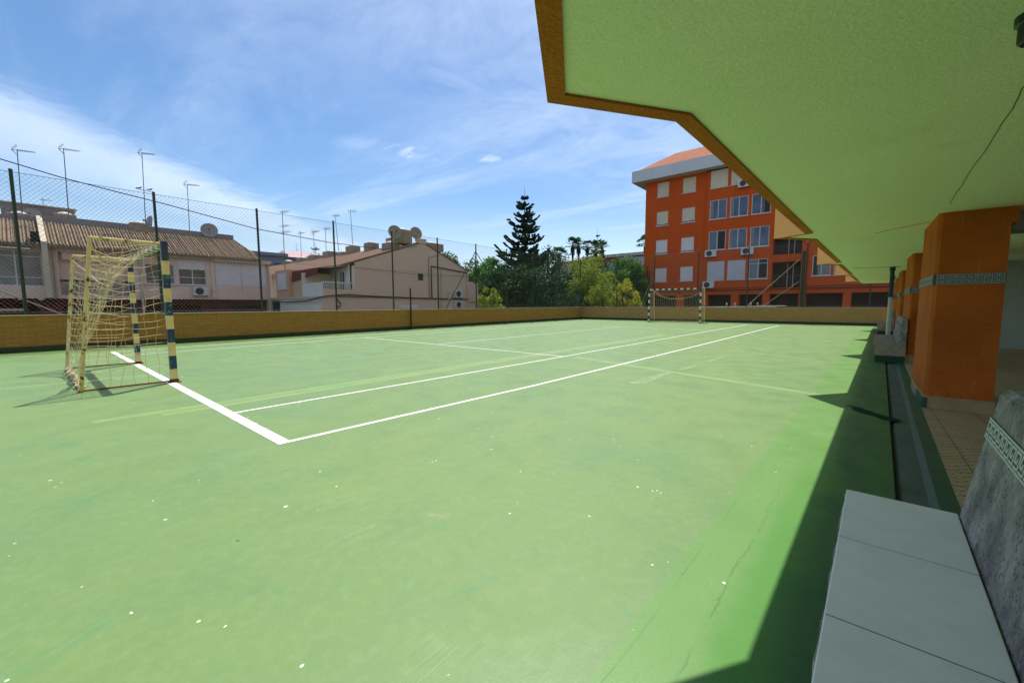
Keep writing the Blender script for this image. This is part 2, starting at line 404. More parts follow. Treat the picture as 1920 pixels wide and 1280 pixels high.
m_pipew = mat('pipe_off_white', (.50, .47, .36), (.42, .40, .31), .45, 5)
m_scal = mat_tiles_scallop()
m_postb = mat('goal_blue_paint', (.005, .032, .15), (.008, .05, .13), .4, 6, dirt=(.05, .20, .24), dsc=14, dlim=(.58, .61))
m_postw = mat('goal_cream_paint', (.66, .62, .36), (.58, .54, .30), .5, 6, dirt=(.34, .20, .06), dsc=12, dlim=(.60, .68))
m_rust = mat('rusty_metal', (.20, .075, .022), (.10, .04, .016), .85, 20, .5, 80)
m_gframe = mat('goal_yellowed_tube', (.62, .58, .32), (.50, .44, .22), .5, 9, dirt=(.045, .018, .010), dsc=9, dlim=(.56, .6))
m_net = mat('goal_net_cord', (.70, .62, .40), (.58, .48, .28), .8, 9)
m_net2 = mat('goal_net_edge_rope', (.62, .56, .38), (.50, .38, .20), .8, 9)
m_postk = mat('goal_dark_green_paint', (.010, .030, .028), (.01, .04, .05), .4, 6)
m_postw2 = mat('goal_white_paint', (.66, .68, .58), (.56, .58, .48), .5, 6)
m_glass = mat_glass('window_glass')
m_glassb = mat_glass('window_glass_blue', (.022, .032, .06), .12)
m_curt = mat('grey_glass_with_curtain', (.13, .15, .16), (.22, .24, .25), .2, 1.6)
m_cur2 = mat('window_curtain_pale', (.20, .21, .22), (.13, .14, .15), .35, 6)
m_curd = mat('open_sash_dark', (.012, .012, .014), (.02, .018, .018), .6, 3)
m_alu = mat('white_window_frame', (.62, .63, .64), (.55, .56, .57), .45, 4)
m_wash = mat('pink_beige_wall', (.74, .565, .46), (.68, .515, .415), .85, .9, .3, 40, dirt=(.22, .16, .13), dsc=2.6, dlim=(.58, .8))
m_wash2 = mat('tan_gable_wall', (.66, .515, .40), (.62, .48, .37), .85, .5, .3, 40, dirt=(.50, .385, .30), dsc=1.8, dlim=(.58, .85))
m_redw = mat('dark_red_wall', (.15, .020, .020), (.11, .016, .018), .8, .8, .3, 30)
m_dark = mat('dark_opening', (.022, .020, .020), (.014, .013, .014), .8)
m_dark2 = mat('brown_dark_recess', (.07, .05, .042), (.04, .03, .028), .8)
m_greyp = mat('grey_mauve_parapet', (.27, .24, .235), (.23, .20, .20), .85, 1.5, .3)
m_tileB = mat_rooftile('weathered_brown_roof_tile', (.33, .235, .155), (.21, .15, .105))
m_tileO = mat_rooftile('orange_roof_tile', (.56, .22, .12), (.46, .17, .09), 'x', .26)
m_tileC = mat_rooftile('brown_roof_tile_x', (.26, .15, .10), (.18, .11, .08), 'x')
m_shut = mat_shutter('white_roller_shutter', (.72, .68, .67))
m_shutc = mat_shutter('cream_roller_shutter', (.62, .56, .42))
m_shutb = mat_shutter('pale_blue_roller_shutter', (.52, .56, .60))
m_cream = mat('cream_fascia', (.56, .50, .36), (.48, .42, .30), .7, 2)
m_white = mat('white_plaster', (.72, .70, .62), (.66, .64, .57), .8, 1, .2)
m_salmon = mat('salmon_plaster', (.66, .36, .25), (.60, .34, .23), .8, 2)
m_peach2 = mat('peach_plaster_streaked', (.60, .42, .27), (.54, .37, .23), .8, 2, dirt=(.36, .20, .12), dsc=3)
m_redb = mat_brick('red_brick_y', (.66, .092, .012), (.54, .072, .009), (.42, .13, .04), .25, .075, 'y', bs=.3)
m_redd = mat('dark_garage_door', (.045, .016, .013), (.035, .012, .010), .8, 2)
m_corn = mat('grey_white_cornice', (.55, .57, .60), (.50, .52, .55), .7, .8)
m_sill = mat('pale_sill', (.60, .50, .42), (.52, .44, .36), .7, 5)
m_acw = mat('ac_housing_white', (.62, .63, .60), (.54, .55, .52), .45, 3)
m_acd = mat('ac_fan_dark', (.03, .035, .04), (.02, .02, .025), .5)
m_dish = mat('dish_grey', (.30, .28, .26), (.25, .235, .22), .6, 3)
m_mast = mat('galvanised_mast', (.12, .13, .15), (.08, .085, .10), .5, 6, metal=.3)
m_antr = mat('antenna_reddish', (.22, .10, .10), (.14, .08, .09), .5, 6)
m_chim = mat('beige_chimney_plaster', (.34, .28, .20), (.27, .22, .16), .85, 3, dirt=(.14, .11, .08), dsc=3)
m_cap = mat('white_chimney_cap', (.62, .60, .56), (.50, .48, .44), .7, 5)
m_cable = mat('black_cable', (.012, .012, .013))
m_bark = mat('tree_bark', (.10, .075, .05), (.06, .045, .03), .9, 8, .6, 20, .02)
m_red = mat('red_paint', (.42, .03, .015), (.35, .02, .01), .5)
m_stone = mat('distant_plaster', (.52, .46, .42), (.44, .38, .35), .85, .3)
m_distred = mat('distant_red_wall', (.36, .12, .07), (.30, .10, .06), .85, .3)
m_bluep = mat('blue_panel', (.16, .30, .40), (.12, .24, .33), .5)
m_mauve = mat('mauve_grey_facade', (.22, .23, .29), (.18, .19, .24), .8, .4)

# ------------------------------------------------------------------ ground and court
K = .028
def XA(x0, y): return x0+K*y            # the arcade is turned a little against the court
struct('street_ground', MB().box(-400, 400, -200, 700, -1.6, -1.2), m_asph)
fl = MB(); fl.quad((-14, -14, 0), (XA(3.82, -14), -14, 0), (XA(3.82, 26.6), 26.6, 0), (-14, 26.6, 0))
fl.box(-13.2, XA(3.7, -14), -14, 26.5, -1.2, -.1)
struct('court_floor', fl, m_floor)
gb = MB()
gb.quad((XA(3.82, -14), -14, -.002), (XA(3.82, 26.6), 26.6, -.002), (XA(3.832, 26.6), 26.6, -.035), (XA(3.832, -14), -14, -.035))
gb.quad((XA(3.832, -14), -14, -.035), (XA(3.832, 26.6), 26.6, -.035), (XA(3.845, 26.6), 26.6, -.035), (XA(3.845, -14), -14, -.035))
gb.m = 1
gb.quad((XA(3.845, -14), -14, -.035), (XA(3.845, 26.6), 26.6, -.035), (XA(3.86, 26.6), 26.6, -.012), (XA(3.86, -14), -14, -.012))
gb.quad((XA(3.86, -14), -14, -.012), (XA(3.86, 26.6), 26.6, -.012), (XA(3.965, 26.6), 26.6, -.010), (XA(3.965, -14), -14, -.010))
gb.m = 2
gb.quad((XA(3.965, -14), -14, -.010), (XA(3.965, 26.6), 26.6, -.010), (XA(4.0, 26.6), 26.6, .012), (XA(4.0, -14), -14, .012))
gb.quad((XA(4.0, -14), -14, .012), (XA(4.0, 26.6), 26.6, .012), (XA(4.085, 26.6), 26.6, .016), (XA(4.085, -14), -14, .016))
struct('gutter', gb, [m_slit, m_gutter, m_kerb])
wk = MB(); wk.quad((XA(4.085, -14), -14, .016), (XA(4.085, 26.6), 26.6, .016), (14, 26.6, .016), (14, -14, .016))
wk.box(4.3, 14, -14, 26.5, -1.2, -.1)
struct('walkway', wk, m_scal)
def strip(mb, a, b, wd, z=.0006, n=1):
    a = Vector((*a, 0)); b = Vector((*b, 0)); d = (b-a).normalized(); q = Vector((-d.y, d.x, 0))*wd/2
    mb.quad((a.x-q.x, a.y-q.y, z), (b.x-q.x, b.y-q.y, z), (b.x+q.x, b.y+q.y, z), (a.x+q.x, a.y+q.y, z))
old = MB()
strip(old, (-2.08, -1.0), (-1.94, 14), .13); strip(old, (-1.90, -.5), (-1.76, 14), .13)
strip(old, (-5.45, -4.0), (-5.35, -.15), .13, .0008)
strip(old, (-1.0, 6.30), (3.35, 5.02), .17, .0010); strip(old, (-.9, 11.0), (3.2, 8.75), .09, .0010)
strip(old, (-.4, 15.2), (3.45, 12.9), .08, .0010); strip(old, (-11.2, -1.0), (-11.6, 26), .06, .0009)
strip(old, (-7.4, 0.2), (-6.6, 17), .05, .0009)
struct('faded_court_line', old, m_oldline)
# pale patches left of a removed marking
pt = MB()
for (a, b, c, d) in (((1.12, 4.15), (1.34, 4.35), (1.33, 5.5), (1.22, 5.6)), ((1.26, 5.9), (1.40, 5.95), (1.41, 6.9), (1.33, 6.7)), ((1.34, 7.2), (1.45, 7.4), (1.50, 8.8), (1.43, 8.6))):
    pt.quad((*a, .0014), (*b, .0014), (*c, .0014), (*d, .0014))
struct('faded_court_patch', pt, mat('pale_worn_paint', (.235, .34, .165), (.18, .28, .12), .6, 9, dirt=(.15, .25, .10), dsc=7, dlim=(.42, .56)))
ln = MB()
def L(a, b, wd=.05, z=.0022): strip(ln, a, b, wd, z)
def PLn(pts, wd, z=.0022):
    for a, b in zip(pts, pts[1:]):
        d = (Vector(b)-Vector(a)).normalized()*.012
        L(tuple(Vector(a)-d), tuple(Vector(b)+d), wd, z); z += .00012
L((-10.52, -.03), (.06, -.03), .10, .0030)
PLn([(.034, -.0), (.185, 3.21), (.30, 10), (.46, 24.0)], .055); PLn([(-1.405, .0), (-1.335, 2.53), (-1.27, 6.22), (-1.2, 14), (-1.02, 24.0)], .048)
PLn([(-9.3, .0), (-9.45, 3), (-9.60, 6.3), (-9.6, 24.3)], .05); PLn([(-10.48, .0), (-10.72, 3), (-10.85, 8), (-10.9, 24.3)], .05)
L((-1.27, 6.22), (-9.6, 6.27), .05, .0034); L((-1.15, 17.5), (-9.58, 18.2), .05, .0034)
L((-5.62, 6.25), (-5.55, 17.85), .05, .0038)
struct('court_line', ln, m_line)
# floor hatch: a damp ragged patch of dark green paint by the gutter
cv = MB(); n = 26; pts = []
for i in range(n):
    t = 2*PI*i/n; rx = .19*(1+.25*math.sin(3*t+1)+random.uniform(-.12, .12)); ry = .17*(1+random.uniform(-.25, .2))
    pts.append((3.79+rx*math.cos(t), 4.30+ry*math.sin(t)*(.6+.4*abs(math.cos(t)))-.22*math.cos(t)))
cv.add([(3.79, 4.30, .008)]+[(x, y, .004) for x, y in pts], [(0, 1+i, 1+(i+1) % n) for i in range(n)])
struct('dark_paint_stain', cv, mat('dark_green_spilt_paint', (.010, .060, .022), (.006, .04, .014), .85, 20, spec=.05))

# ------------------------------------------------------------------ boundary walls
def wall(name, a, b, side, mb_mat, label, out):
    """a-b is the court-side face at the ground; out = unit normal pointing away from the court"""
    a = Vector((*a, 0)); b = Vector((*b, 0)); d = (b-a); Ln = d.length; d.normalize(); o = Vector((*out, 0))
    T = lambda u, n, z: tuple(a+d*u+o*n+Vector((0, 0, z)))
    t = thing(name, label, 'wall', tuple(a+d*Ln/2))
    part('brickwork', MB(T).box(0, Ln, 0, .14, -1.2, .905), mb_mat, t)
    part('coping', MB(T).box(-.002, Ln+.002, -.022, .16, .905, .932), m_coping, t)
    part('painted_base', MB(T).box(0, Ln, -.005, -.0005, 0, .145), m_band, t)
    return T
TL = wall('boundary_wall', (-11.93, -14), (-12.83, 26.45), 0, m_brick, 'long low ochre brick wall with dark green base along the left side of the court', (-1, -.022))
TF = wall('boundary_wall', (-12.83, 26.45), (14, 26.13), 0, m_brick2, 'low ochre brick wall behind the far goal, closing the far end of the court', (.012, 1))

# ------------------------------------------------------------------ chain link fences
def fence(T, u0, u1, posts, h0, h1, label, loc, nn=.07, pitch=.10, ztop=None):
    t = thing('chain_link_fence', label, 'fence', loc)
    mb = MB(); H = h1-h0; r = .0027
    du = H*.92
    k = int((u1-u0+du)/pitch)
    for s in (0, 1):
        for i in range(k):
            ua = u0-du+i*pitch; ub = ua+du
            a0, b0 = max(ua, u0), min(ub, u1)
            if b0 <= a0: continue
            za = h0+(a0-ua)/du*H; zb = h0+(b0-ua)/du*H
            if s: za, zb = h0+h1-za, h0+h1-zb
            mb.tube([T(a0, nn+.004*s, za), T(b0, nn+.004*s, zb)], r, 3, cap=False)
    part('wire_mesh', mb, m_wire, t)
    wi = MB()
    for z in (h0+.03, h1): wi.tube([T(u0, nn, z), T(u1, nn, z)], .006, 5)
    wi.tube([T(u0, nn, (h0+h1)/2+.05), T(u1, nn, (h0+h1)/2-.02)], .005, 5)
    part('tension_wire', wi, m_wire, t)
    for u, top, rad in posts:
        pm = MB(); pm.tube([T(u, nn+.01, .93), T(u, nn+.01, top)], rad, 10)
        pm.lathe([(rad*1.15, 0), (rad*1.15, .02), (rad*.4, .04)], T(u, nn+.01, top), 10)
        part('post', pm, m_fpost, t, smooth=True)
    return t
LU = lambda y: (y+14)*1.00025
fl_posts = [(LU(y), 4.44, .035) for y in (-12.1, -9.4, -6.7, -4.0, -1.36, 1.30, 4.02, 6.75, 9.45, 12.1, 14.85, 17.5, 20.15, 22.9)]+[(LU(26.36), 4.6, .04)]
fa = fence(TL, LU(-13), LU(26.4), fl_posts, .96, 4.40, 'tall green chain-link fence standing on the left brick wall', (-12.4, 6, .93))
def brace(par, T, p, q, m, r=.022): part('brace', MB().tube([T(*p), T(*q)], r, 8), m, par, smooth=True)
brace(fa, TL, (LU(14.85), .10, 4.05), (LU(12.6), .10, .93), m_fpost); brace(fa, TL, (LU(14.85), .10, 4.05), (LU(17.9), .10, .93), m_fpost)
brace(fa, TL, (LU(-1.9), .11, 1.62), (LU(-.75), .11, .93), m_fpost3, .015)
FU = lambda x: x+12.83
ff_posts = [(FU(x), 4.45, .035) for x in (-9.92, -7.18, -4.33, -1.52, 1.30, 4.0, 6.8, 9.6)]
fb = fence(TF, 0, FU(10), ff_posts, .96, 4.40, 'green chain-link fence standing on the far wall behind the far goal', (0, 26.3, .93), pitch=.12)
brace(fb, TF, (.28, .11, 3.55), (FU(-13.9)+1.02, .11, .93) if False else (-.55, .11, .95), m_fpost3, .02)
brace(fb, TF, (FU(-9.8), .9, .0), (FU(-10.9), .12, 2.9), m_fpost3, .02)
brace(fb, TF, (FU(-10.6), .11, 2.6), (FU(-8.9), .11, .95), m_fpost3, .015)
brace(fb, TF, (FU(.95), .11, 3.55), (FU(-1.55), .11, .95), m_fpost2, .03)
brace(fb, TF, (FU(1.0), .11, 2.35), (FU(-.75), .11, .95), m_fpost2, .018)
brace(fb, TF, (FU(-7.3), .11, 3.0), (FU(-8.1), .11, .95), m_fpost2, .028); brace(fb, TF, (FU(-7.3), .11, 2.6), (FU(-7.9), .11, .95), m_fpost2, .02)
tp = MB(); tp.tube([TF(FU(1.15), .12, .93), TF(FU(1.15), .12, 4.0)], .09, 10); part('corner_post', tp, m_fpost, fb, smooth=True)
# net pole standing at the left wall
pl = MB(); pl.tube([(-12.36, 10.25, 0), (-12.36, 10.25, 1.92)], .035, 10); pl.lathe([(.07, 0), (.07, .02), (.036, .03)], (-12.36, 10.25, 0), 12)
single('net_pole', pl, mat('net_pole_black', (.012, .014, .014)), 'short black pole standing on the court against the left brick wall', 'pole', smooth=True)

# ------------------------------------------------------------------ goals
def goal(loc, sgn, m_a, m_b, m_frame, label, seed, open_w=3.08, H=2.08, db=.97, dt=.76, lod=1):
    """origin at the right post base; width along -x, depth along sgn*y"""
    rnd = random.Random(seed); ox, oy = loc; W = open_w; hb = .04
    t = thing('handball_goal', label, 'goal', (ox-W/2, oy, 0), 'handball goals')
    def P(u, d, z): return (ox-u, oy+sgn*d, z)
    for u in (0, W):
        mb = MB(); z = .0; seg = [(0, .2)]; zz = .2; i = 1
        while zz < H-.29: seg.append((zz, zz+.2)); zz += .2
        seg.append((zz, H))
        for i, (a, b) in enumerate(seg):
            mb.m = 0 if (len(seg)-1-i) % 2 == 0 else 1
            mb.box(ox-u-hb, ox-u+hb, oy-hb, oy+hb, a, b)
        p = part('post', mb, [m_a, m_b], t)
        fm = MB(); fm.box(ox-u-.09, ox-u+.09, oy-.07, oy+.07, .001, .012); fm.box(ox-u-.048, ox-u+.048, oy-.048, oy+.048, .012, .05)
        part('foot_plate', fm, m_rust, p)
    mb = MB(); n = 14; e0 = hb+.2; wd = (W-2*e0)/n
    cuts = [hb, e0]+[e0+wd*(i+1) for i in range(n)]+[W-hb]
    for i in range(len(cuts)-1):
        mb.m = i % 2
        mb.box(ox-cuts[i+1], ox-cuts[i], oy-hb+.001, oy+hb-.001, H-.08, H-.001)
    part('crossbar', mb, [m_a, m_b], t)
    for u in (0, W):
        fr = MB(); fr.tube([P(u, db, .02), P(u, db-.05, .5), P(u, dt, H-.03)], .022, 8)
        part('rear_pole', fr, m_frame, t, smooth=True)
        fr = MB(); fr.tube([P(u, hb, H-.035), P(u, dt, H-.03)], .022, 8); part('top_side_bar', fr, m_frame, t, smooth=True)
        fr = MB(); fr.tube([P(u, hb, .02), P(u, db, .02)], .012, 8); part('base_side_bar', fr, m_rust, t, smooth=True)
    fr = MB(); fr.tube([P(0, db, .025), P(W, db, .025)], .02, 8); part('base_rear_bar', fr, m_frame, t, smooth=True)
    # net: top and back in one sagging sheet, two side sheets
    r = .0027 if lod else .0034; nu = 24 if lod else 20
    def side(v):            # path at the sides: crossbar -> rear corner -> ground
        lt = dt; lb = H; s = v*(lt+lb)
        if s < lt: return (s, H-.03)
        k = (s-lt)/lb; return (dt+(db-dt)*k+.02, (H-.03)*(1-k)+.02*k)
    def midp(v):            # path in the middle: no rear bar, the net hangs from the crossbar
        z = (H-.05)*(1-v)+.03*v; d = db*(v**.6)
        return (max(d, .02), z)
    def sheet(u, v):
        wgt = abs(2*u-1)**2.6; a = side(v); b = midp(v)
        jd = .025*math.sin(9*u+5*v*seed)+.02*math.sin(23*u-11*v)
        return P(u*W, a[0]*wgt+b[0]*(1-wgt)+jd*(1-wgt), a[1]*wgt+b[1]*(1-wgt)+.015*math.sin(31*u+17*v)*(1-wgt))
    nv = 24 if lod else 16; net = MB()
    for i in range(nu+1):
        net.tube([sheet(min(1, max(0, i/nu+.006*math.sin(i*7+q*1.7)*(0 < i < nu))), q/26) for q in range(27)], r, 3, cap=False)
    for j in range(1, nv+1):
        net.tube([sheet(q/26, j/nv) for q in range(27)], r, 3, cap=False)
    for u in (0, W):        # side sheets: strings sag between the post and the rear pole
        ns = 17 if lod else 12; nd = 7
        s_out = (1 if u == 0 else -1)
        def sp(a, k):       # a 0..1 post -> rear pole; k 0..1 bottom -> top
            z = .03+k*(H-.10); rear = db+(dt-db)*k
            sag = .09*math.sin(PI*a)*(.35+k*.9)*(k < .98)+.012*math.sin(12*a+9*k*seed+u)
            if k < .45: sag *= .45
            d = hb+(rear-hb)*a
            o = .03*math.sin(PI*a)*math.sin(PI*k+u)
            x, y, zz = P(u, d, max(z-sag, .02)); return (x+o*s_out, y, zz)
        for j in range(ns+1): net.tube([sp(q/10, j/ns) for q in range(11)], r, 3, cap=False)
        for i in range(1, nd):
            net.tube([sp(i/nd+.02*math.sin(q*1.3+i*2), q/16) for q in range(17)], r, 3, cap=False)
    part('net', net, m_net, t)
    rp = MB()
    rp.tube([sheet(q/30, .27+.0*q) if 0 else P(q/30*W, db-.02+.03*math.sin(q*2.2), .035+.018*abs(math.sin(q*1.9))) for q in range(31)], .016 if lod else .012, 5)
    rp.tube([P(q/30*W, db+.01+.025*math.sin(q*1.4+2), .03+.015*abs(math.sin(q*2.7))) for q in range(31)], .013, 5)
    rp.tube([sheet(q/40, .285) for q in range(41)], .008, 5)
    part('net_rope', rp, m_net2, t)
    return t
g1 = goal((-4.19, .02), -1, m_postb, m_postw, m_gframe, 'handball goal with blue and cream striped posts and a sagging net, nearest on the left', 3)
g1['label'] = 'large near goal with blue and cream banded posts and sagging cream net on the left'
g2 = goal((-3.52, 24.25), 1, m_postk, m_postw2, m_gframe, 'far goal with dark and white banded posts before the far brick wall', 5, lod=0)

# ------------------------------------------------------------------ arcade building on the right
AP = 5.32
poly_front = []
t0s = [(.27+AP*i) for i in range(-3, 6)]
front = []
for k_, y in enumerate(t0s):
    x = 2.505+K*(y-.3)
    if k_ == 0: front.append((XA(2.87, y-.62), y-.62))
    dn_ = .60 if abs(y-.27) < .1 else .17
    front += [(XA(2.885, y-dn_), y-dn_), (x, y+(0 if dn_ > .5 else .06)), (XA(2.86, y+.59), y+.59)]
front = [p for p in front if p[1] < 24.9]
front = front[:-1] if front[-1][1] > 24.9 else front
front += [(XA(2.92, 24.3), 24.3)]
poly = front+[(13.5, 24.3), (13.5, -15.9), (front[0][0], -15.9)]
CZ = 2.08
arc = thing('arcade_building', 'apartment building on orange arcade columns, with a pale green soffit overhead at the right', 'building', (6, 5, 0))
# soffit sheet (rough green render) inside the orange lip
def inset(pts, d):
    out = []
    for i in range(len(pts)):
        a = Vector(pts[max(i-1, 0)]); b = Vector(pts[i]); c = Vector(pts[min(i+1, len(pts)-1)])
        n1 = Vector(((b-a).y, -(b-a).x)); n2 = Vector(((c-b).y, -(c-b).x))
        n1 = n1.normalized() if n1.length > 1e-6 else n2.normalized(); n2 = n2.normalized() if n2.length > 1e-6 else n1
        m_ = (n1+n2); m_ = m_/max(m_.length_squared, .5)*2
        out.append((b.x+m_.x*d/1, b.y+m_.y*d/1))
    return out
inn = inset(front, .082)
so_ = MB()
def fan(mb, fr, zz, xr=9.9):
    for (a, b) in zip(fr, fr[1:]):
        mb.quad((a[0], a[1], zz), (b[0], b[1], zz), (xr, b[1], zz), (xr, a[1], zz))
fan(so_, inn, CZ+.0)
part('soffit', so_, m_ceil, arc)
rim = MB()
for a, b, c, d in zip(front, front[1:], inn[1:], inn):
    rim.quad((*a, CZ-.012), (*b, CZ-.012), (*c, CZ-.012), (*d, CZ-.012))
    rim.quad((*d, CZ-.012), (*c, CZ-.012), (*c, CZ+.01), (*d, CZ+.01))
part('soffit_lip', rim, m_rim, arc)
fc = MB(); fo = front
for a, b in zip(fo, fo[1:]): fc.quad((*a, CZ-.012), (*b, CZ-.012), (*b, 13.5), (*a, 13.5))
fan(fc, fo, 10.0, 13.5)
fc.quad((10.0, front[0][1], CZ-.012), (10.0, 24.3, CZ-.012), (10.0, 24.3, 13.5), (10.0, front[0][1], 13.5))
fc.quad((fo[-1][0], 24.3, CZ-.012), (10.0, 24.3, CZ-.012), (10.0, 24.3, 13.5), (fo[-1][0], 24.3, 13.5))
fc.quad((fo[0][0], fo[0][1], CZ-.012), (10.0, fo[0][1], CZ-.012), (10.0, fo[0][1], 13.5), (fo[0][0], fo[0][1], 13.5))
part('facade', fc, m_peach, arc)
# seams and hairline cracks of the soffit: thin fillets
sm_ = MB()
def crack(mb, pts, r=.003):
    q = []
    for a, b in zip(pts, pts[1:]):
        for i in range(14):
            t = i/14; q.append((a[0]+(b[0]-a[0])*t+random.uniform(-.006, .006), a[1]+(b[1]-a[1])*t+random.uniform(-.006, .006), CZ-.001))
    q.append((*pts[-1], CZ-.001)); mb.tube(q, r, 4)
m_crack = mat('dark_crack', (.10, .14, .06))
for pts_, r_ in (([(4.06, -3), (4.1, .7), (4.15, 1.62), (4.25, 4.4)], .0022), ([(3.75, 6.07), (3.91, 5.85), (4.28, 5.4)], .005), ([(3.46, 12.9), (4.41, 13.3)], .010)):
    sm_ = MB(); crack(sm_, pts_, r_); part('soffit_crack', sm_, m_crack, arc)
# columns
def meander(mb, T, u0, u1, z0, h):
    """Greek key: T maps (u, n, z)"""
    n = max(1, int(round((u1-u0)/(h*1.05)))); p = (u1-u0)/n; t = h*.11
    for i in range(n):
        a = u0+i*p
        def bar(x0, x1, y0, y1): mb.T = T; mb.box(a+x0*p, a+x1*p, .0015, .0045, z0+y0*h, z0+y1*h)
        bar(.0, 1.0, .0, .12); bar(.0, .13, .12, .86); bar(.0, .84, .86, .98); bar(.70, .84, .34, .86); bar(.30, .70, .34, .46); bar(.30, .43, .46, .66)
col_y = [4.9, 9.55, 15.0, 19.6, .0-5.7]
def column(y, k, wide=.5, dep=1.3):
    x = XA(4.095, y)
    mb = MB(); mb.prism([(x, y+.03), (x+.03, y), (x+wide, y), (x+wide, y+dep), (x, y+dep)], .15, CZ)
    # flared head on the inner side
    mb.prism([(x+wide, y), (x+wide+.045, y), (x+wide+.045, y+dep), (x+wide, y+dep)], 1.92, CZ)
    c = part('column', mb, m_orange, arc)
    p = MB(); p.box(x-.006, x+wide+.012, y-.014, y+dep, .016, .15); part('plinth', p, m_plinth, c)
    gk = MB(); gk.box(x-.012, x+.03, y-.02, y+dep*.45, .016, .13); part('painted_kerb_corner', gk, m_kerb, c) if k == 0 else None
    z0, hh = 1.335, .108
    b = MB(); b.box(x-.004, x+wide+.002, y-.005, y+dep+.004, z0, z0+hh); 
    b.m = 1
    if k < 3:
        TT = lambda u, n, z: (x+u, y-.005-n, z)
        for row in (0, 1): meander(b, TT, .02, wide, z0+.004+row*.056, .046)
        TT2 = lambda u, n, z: (x-.004-n, y+u, z)
        for row in (0, 1): meander(b, TT2, .03, dep, z0+.004+row*.056, .046)
        b.T = None
    part('meander_tile_band', b, [m_keyd, m_keyl], c)
    return c
for k, y in enumerate(col_y): column(y, k)
# rows of interior columns and the inner walls of the arcade
bw = MB(); bw.box(4.95, 9.6, 12.9, 13.1, .016, CZ); part('inner_wall', bw, m_palew, arc)
sk = MB(); sk.box(4.94, 9.6, 12.885, 12.9, .016, .115); part('skirting', sk, m_plinth, arc)
bm_ = MB(); bm_.box(XA(4.66, 5), 9.9, 5.35, 5.75, 1.90, CZ-.001); part('beam', bm_, m_palew, arc)
part('ceiling_drain_stub', MB().lathe([(.028, 0), (.036, .01), (.036, .06), (.045, .065), (.045, .09)], (4.035, .84, 1.99), 16), m_pipeg, arc, smooth=True)
for (x, y, zs, low) in ((4.24, 13.2, .87, True), (4.47, 18.2, .9, True)):
    d = part('drainpipe', MB().tube([(x, y, 1.30), (x, y, CZ)], .045, 12).lathe([(.058, 0), (.058, .09)], (x, y, 1.30), 12).lathe([(.06, 0), (.06, .10)], (x, y, CZ-.10), 12), m_pipeg, arc, smooth=True)
    part('lower_pipe', MB().tube([(x, y, .02), (x, y, 1.30)], .042, 12), m_pipew, d, smooth=True)
bn = MB(); bn.prism([(4.49, 9.40), (4.57, 9.40), (4.57, 9.54), (4.49, 9.54)], .84, 1.07)
single('wall_lamp_box', bn, m_acd, 'small dark box fixed on the near side of the second orange column', 'box')

# ------------------------------------------------------------------ benches
def bench(y_end, length, label, first=False, prof=None):
    """solid rendered bench; its far or near end plane at y_end, running toward +y for length"""
    t = thing('bench', label, 'bench', (XA(3.9, y_end), y_end+length/2, 0), 'built-in benches along the arcade')
    T = lambda u, n, z: (XA(3.64, y_end+u)+n, y_end+u, z)
    H = .355; sw = .315
    def pr(mb, pts):
        vs = [(0, n, z) for n, z in pts]+[(length, n, z) for n, z in pts]; k = len(pts)
        mb.T = T; mb.add(vs, [tuple(range(k)), tuple(range(k, 2*k))[::-1]]+[(i, (i+1) % k, k+(i+1) % k, k+i) for i in range(k)])
    b = MB(); pr(b, [(.01, .13), (.455, .13), (.455, H-.012), (.01, H-.012)]); part('base', b, m_bench if first else m_bench2, t)
    b = MB(); pr(b, [(.02, .0), (.45, .0), (.45, .13), (.02, .13)]); part('painted_footing', b, m_band, t)
    b = MB(); pr(b, [(sw, H-.012), (.455, H-.012), (.455, .845), (.405, .845), (.385, .825)]); bk = part('backrest', b, m_bench, t)
    # seat tiles
    b = MB(T); n = max(1, round(length/.47)); w_ = length/n; b2 = MB(T)
    for i in range(n): b.box(i*w_+(.0 if i == 0 else .0022), (i+1)*w_-(.0 if i == n-1 else .0022), -.012, sw-.004+.0, H-.011, H+.004)
    b2.box(.001, length-.001, -.008, sw-.006, H-.014, H+.0015)
    s = part('seat', b, m_seat if first else m_bench2, t); bev(s, .0035, 3); part('grout', b2, m_grout, s)
    # meander band on the front of the backrest
    nrm = Vector((0, -(.825-.343), (.385-.315))).normalized()
    def TB(u, n, z):  # z measured up the sloping face
        f_ = (z)/( .825-.343); base = T(u, .315+.07*f_, .343+z); nn = n+.002
        return (base[0]-nn*.99, base[1], base[2]+nn*.14)
    kb = MB(TB); kb.box(.0 if not first else 0, length, -.001, .001, .325, .395); kb.m = 1
    kb.T = TB; kb.box(0, length, .0015, .004, .325, .331); kb.box(0, length, .0015, .004, .389, .395)
    if first:
        pz = .058; nn = int(length/pz)
        for i in range(nn):
            a = i*pz+.004
            def bar(x0, x1, y0, y1): kb.T = TB; kb.box(a+x0*pz, a+x1*pz, .0015, .004, .334+y0*.052, .334+y1*.052)
            bar(0, .86, .0, .14); bar(0, .14, .14, 1); bar(.14, .86, .86, 1); bar(.72, .86, .30, .86); bar(.36, .72, .30, .44); bar(.36, .5, .44, .62)
    part('meander_tile_band', kb, [m_keyd, m_keyl], bk)
    # rough mortar bead under the seat edge
    if first:
        q = MB(); 
        q.tube([T(i/60*length, -.006+random.uniform(-.003, .003), H-.026+random.uniform(-.004, .004)) for i in range(61)], .011, 6)
        part('mortar_bead', q, m_bench, t)
    return t
bench(-3.84, 4.70, 'grey tiled bench with rough sloping backrest nearest at the lower right', True)
bench(9.40, 3.2, 'second rough stone bench, beside the drainpipe at the second orange column')
bench(18.9, 3.0, 'farthest small bench at the end of the arcade before the far wall')

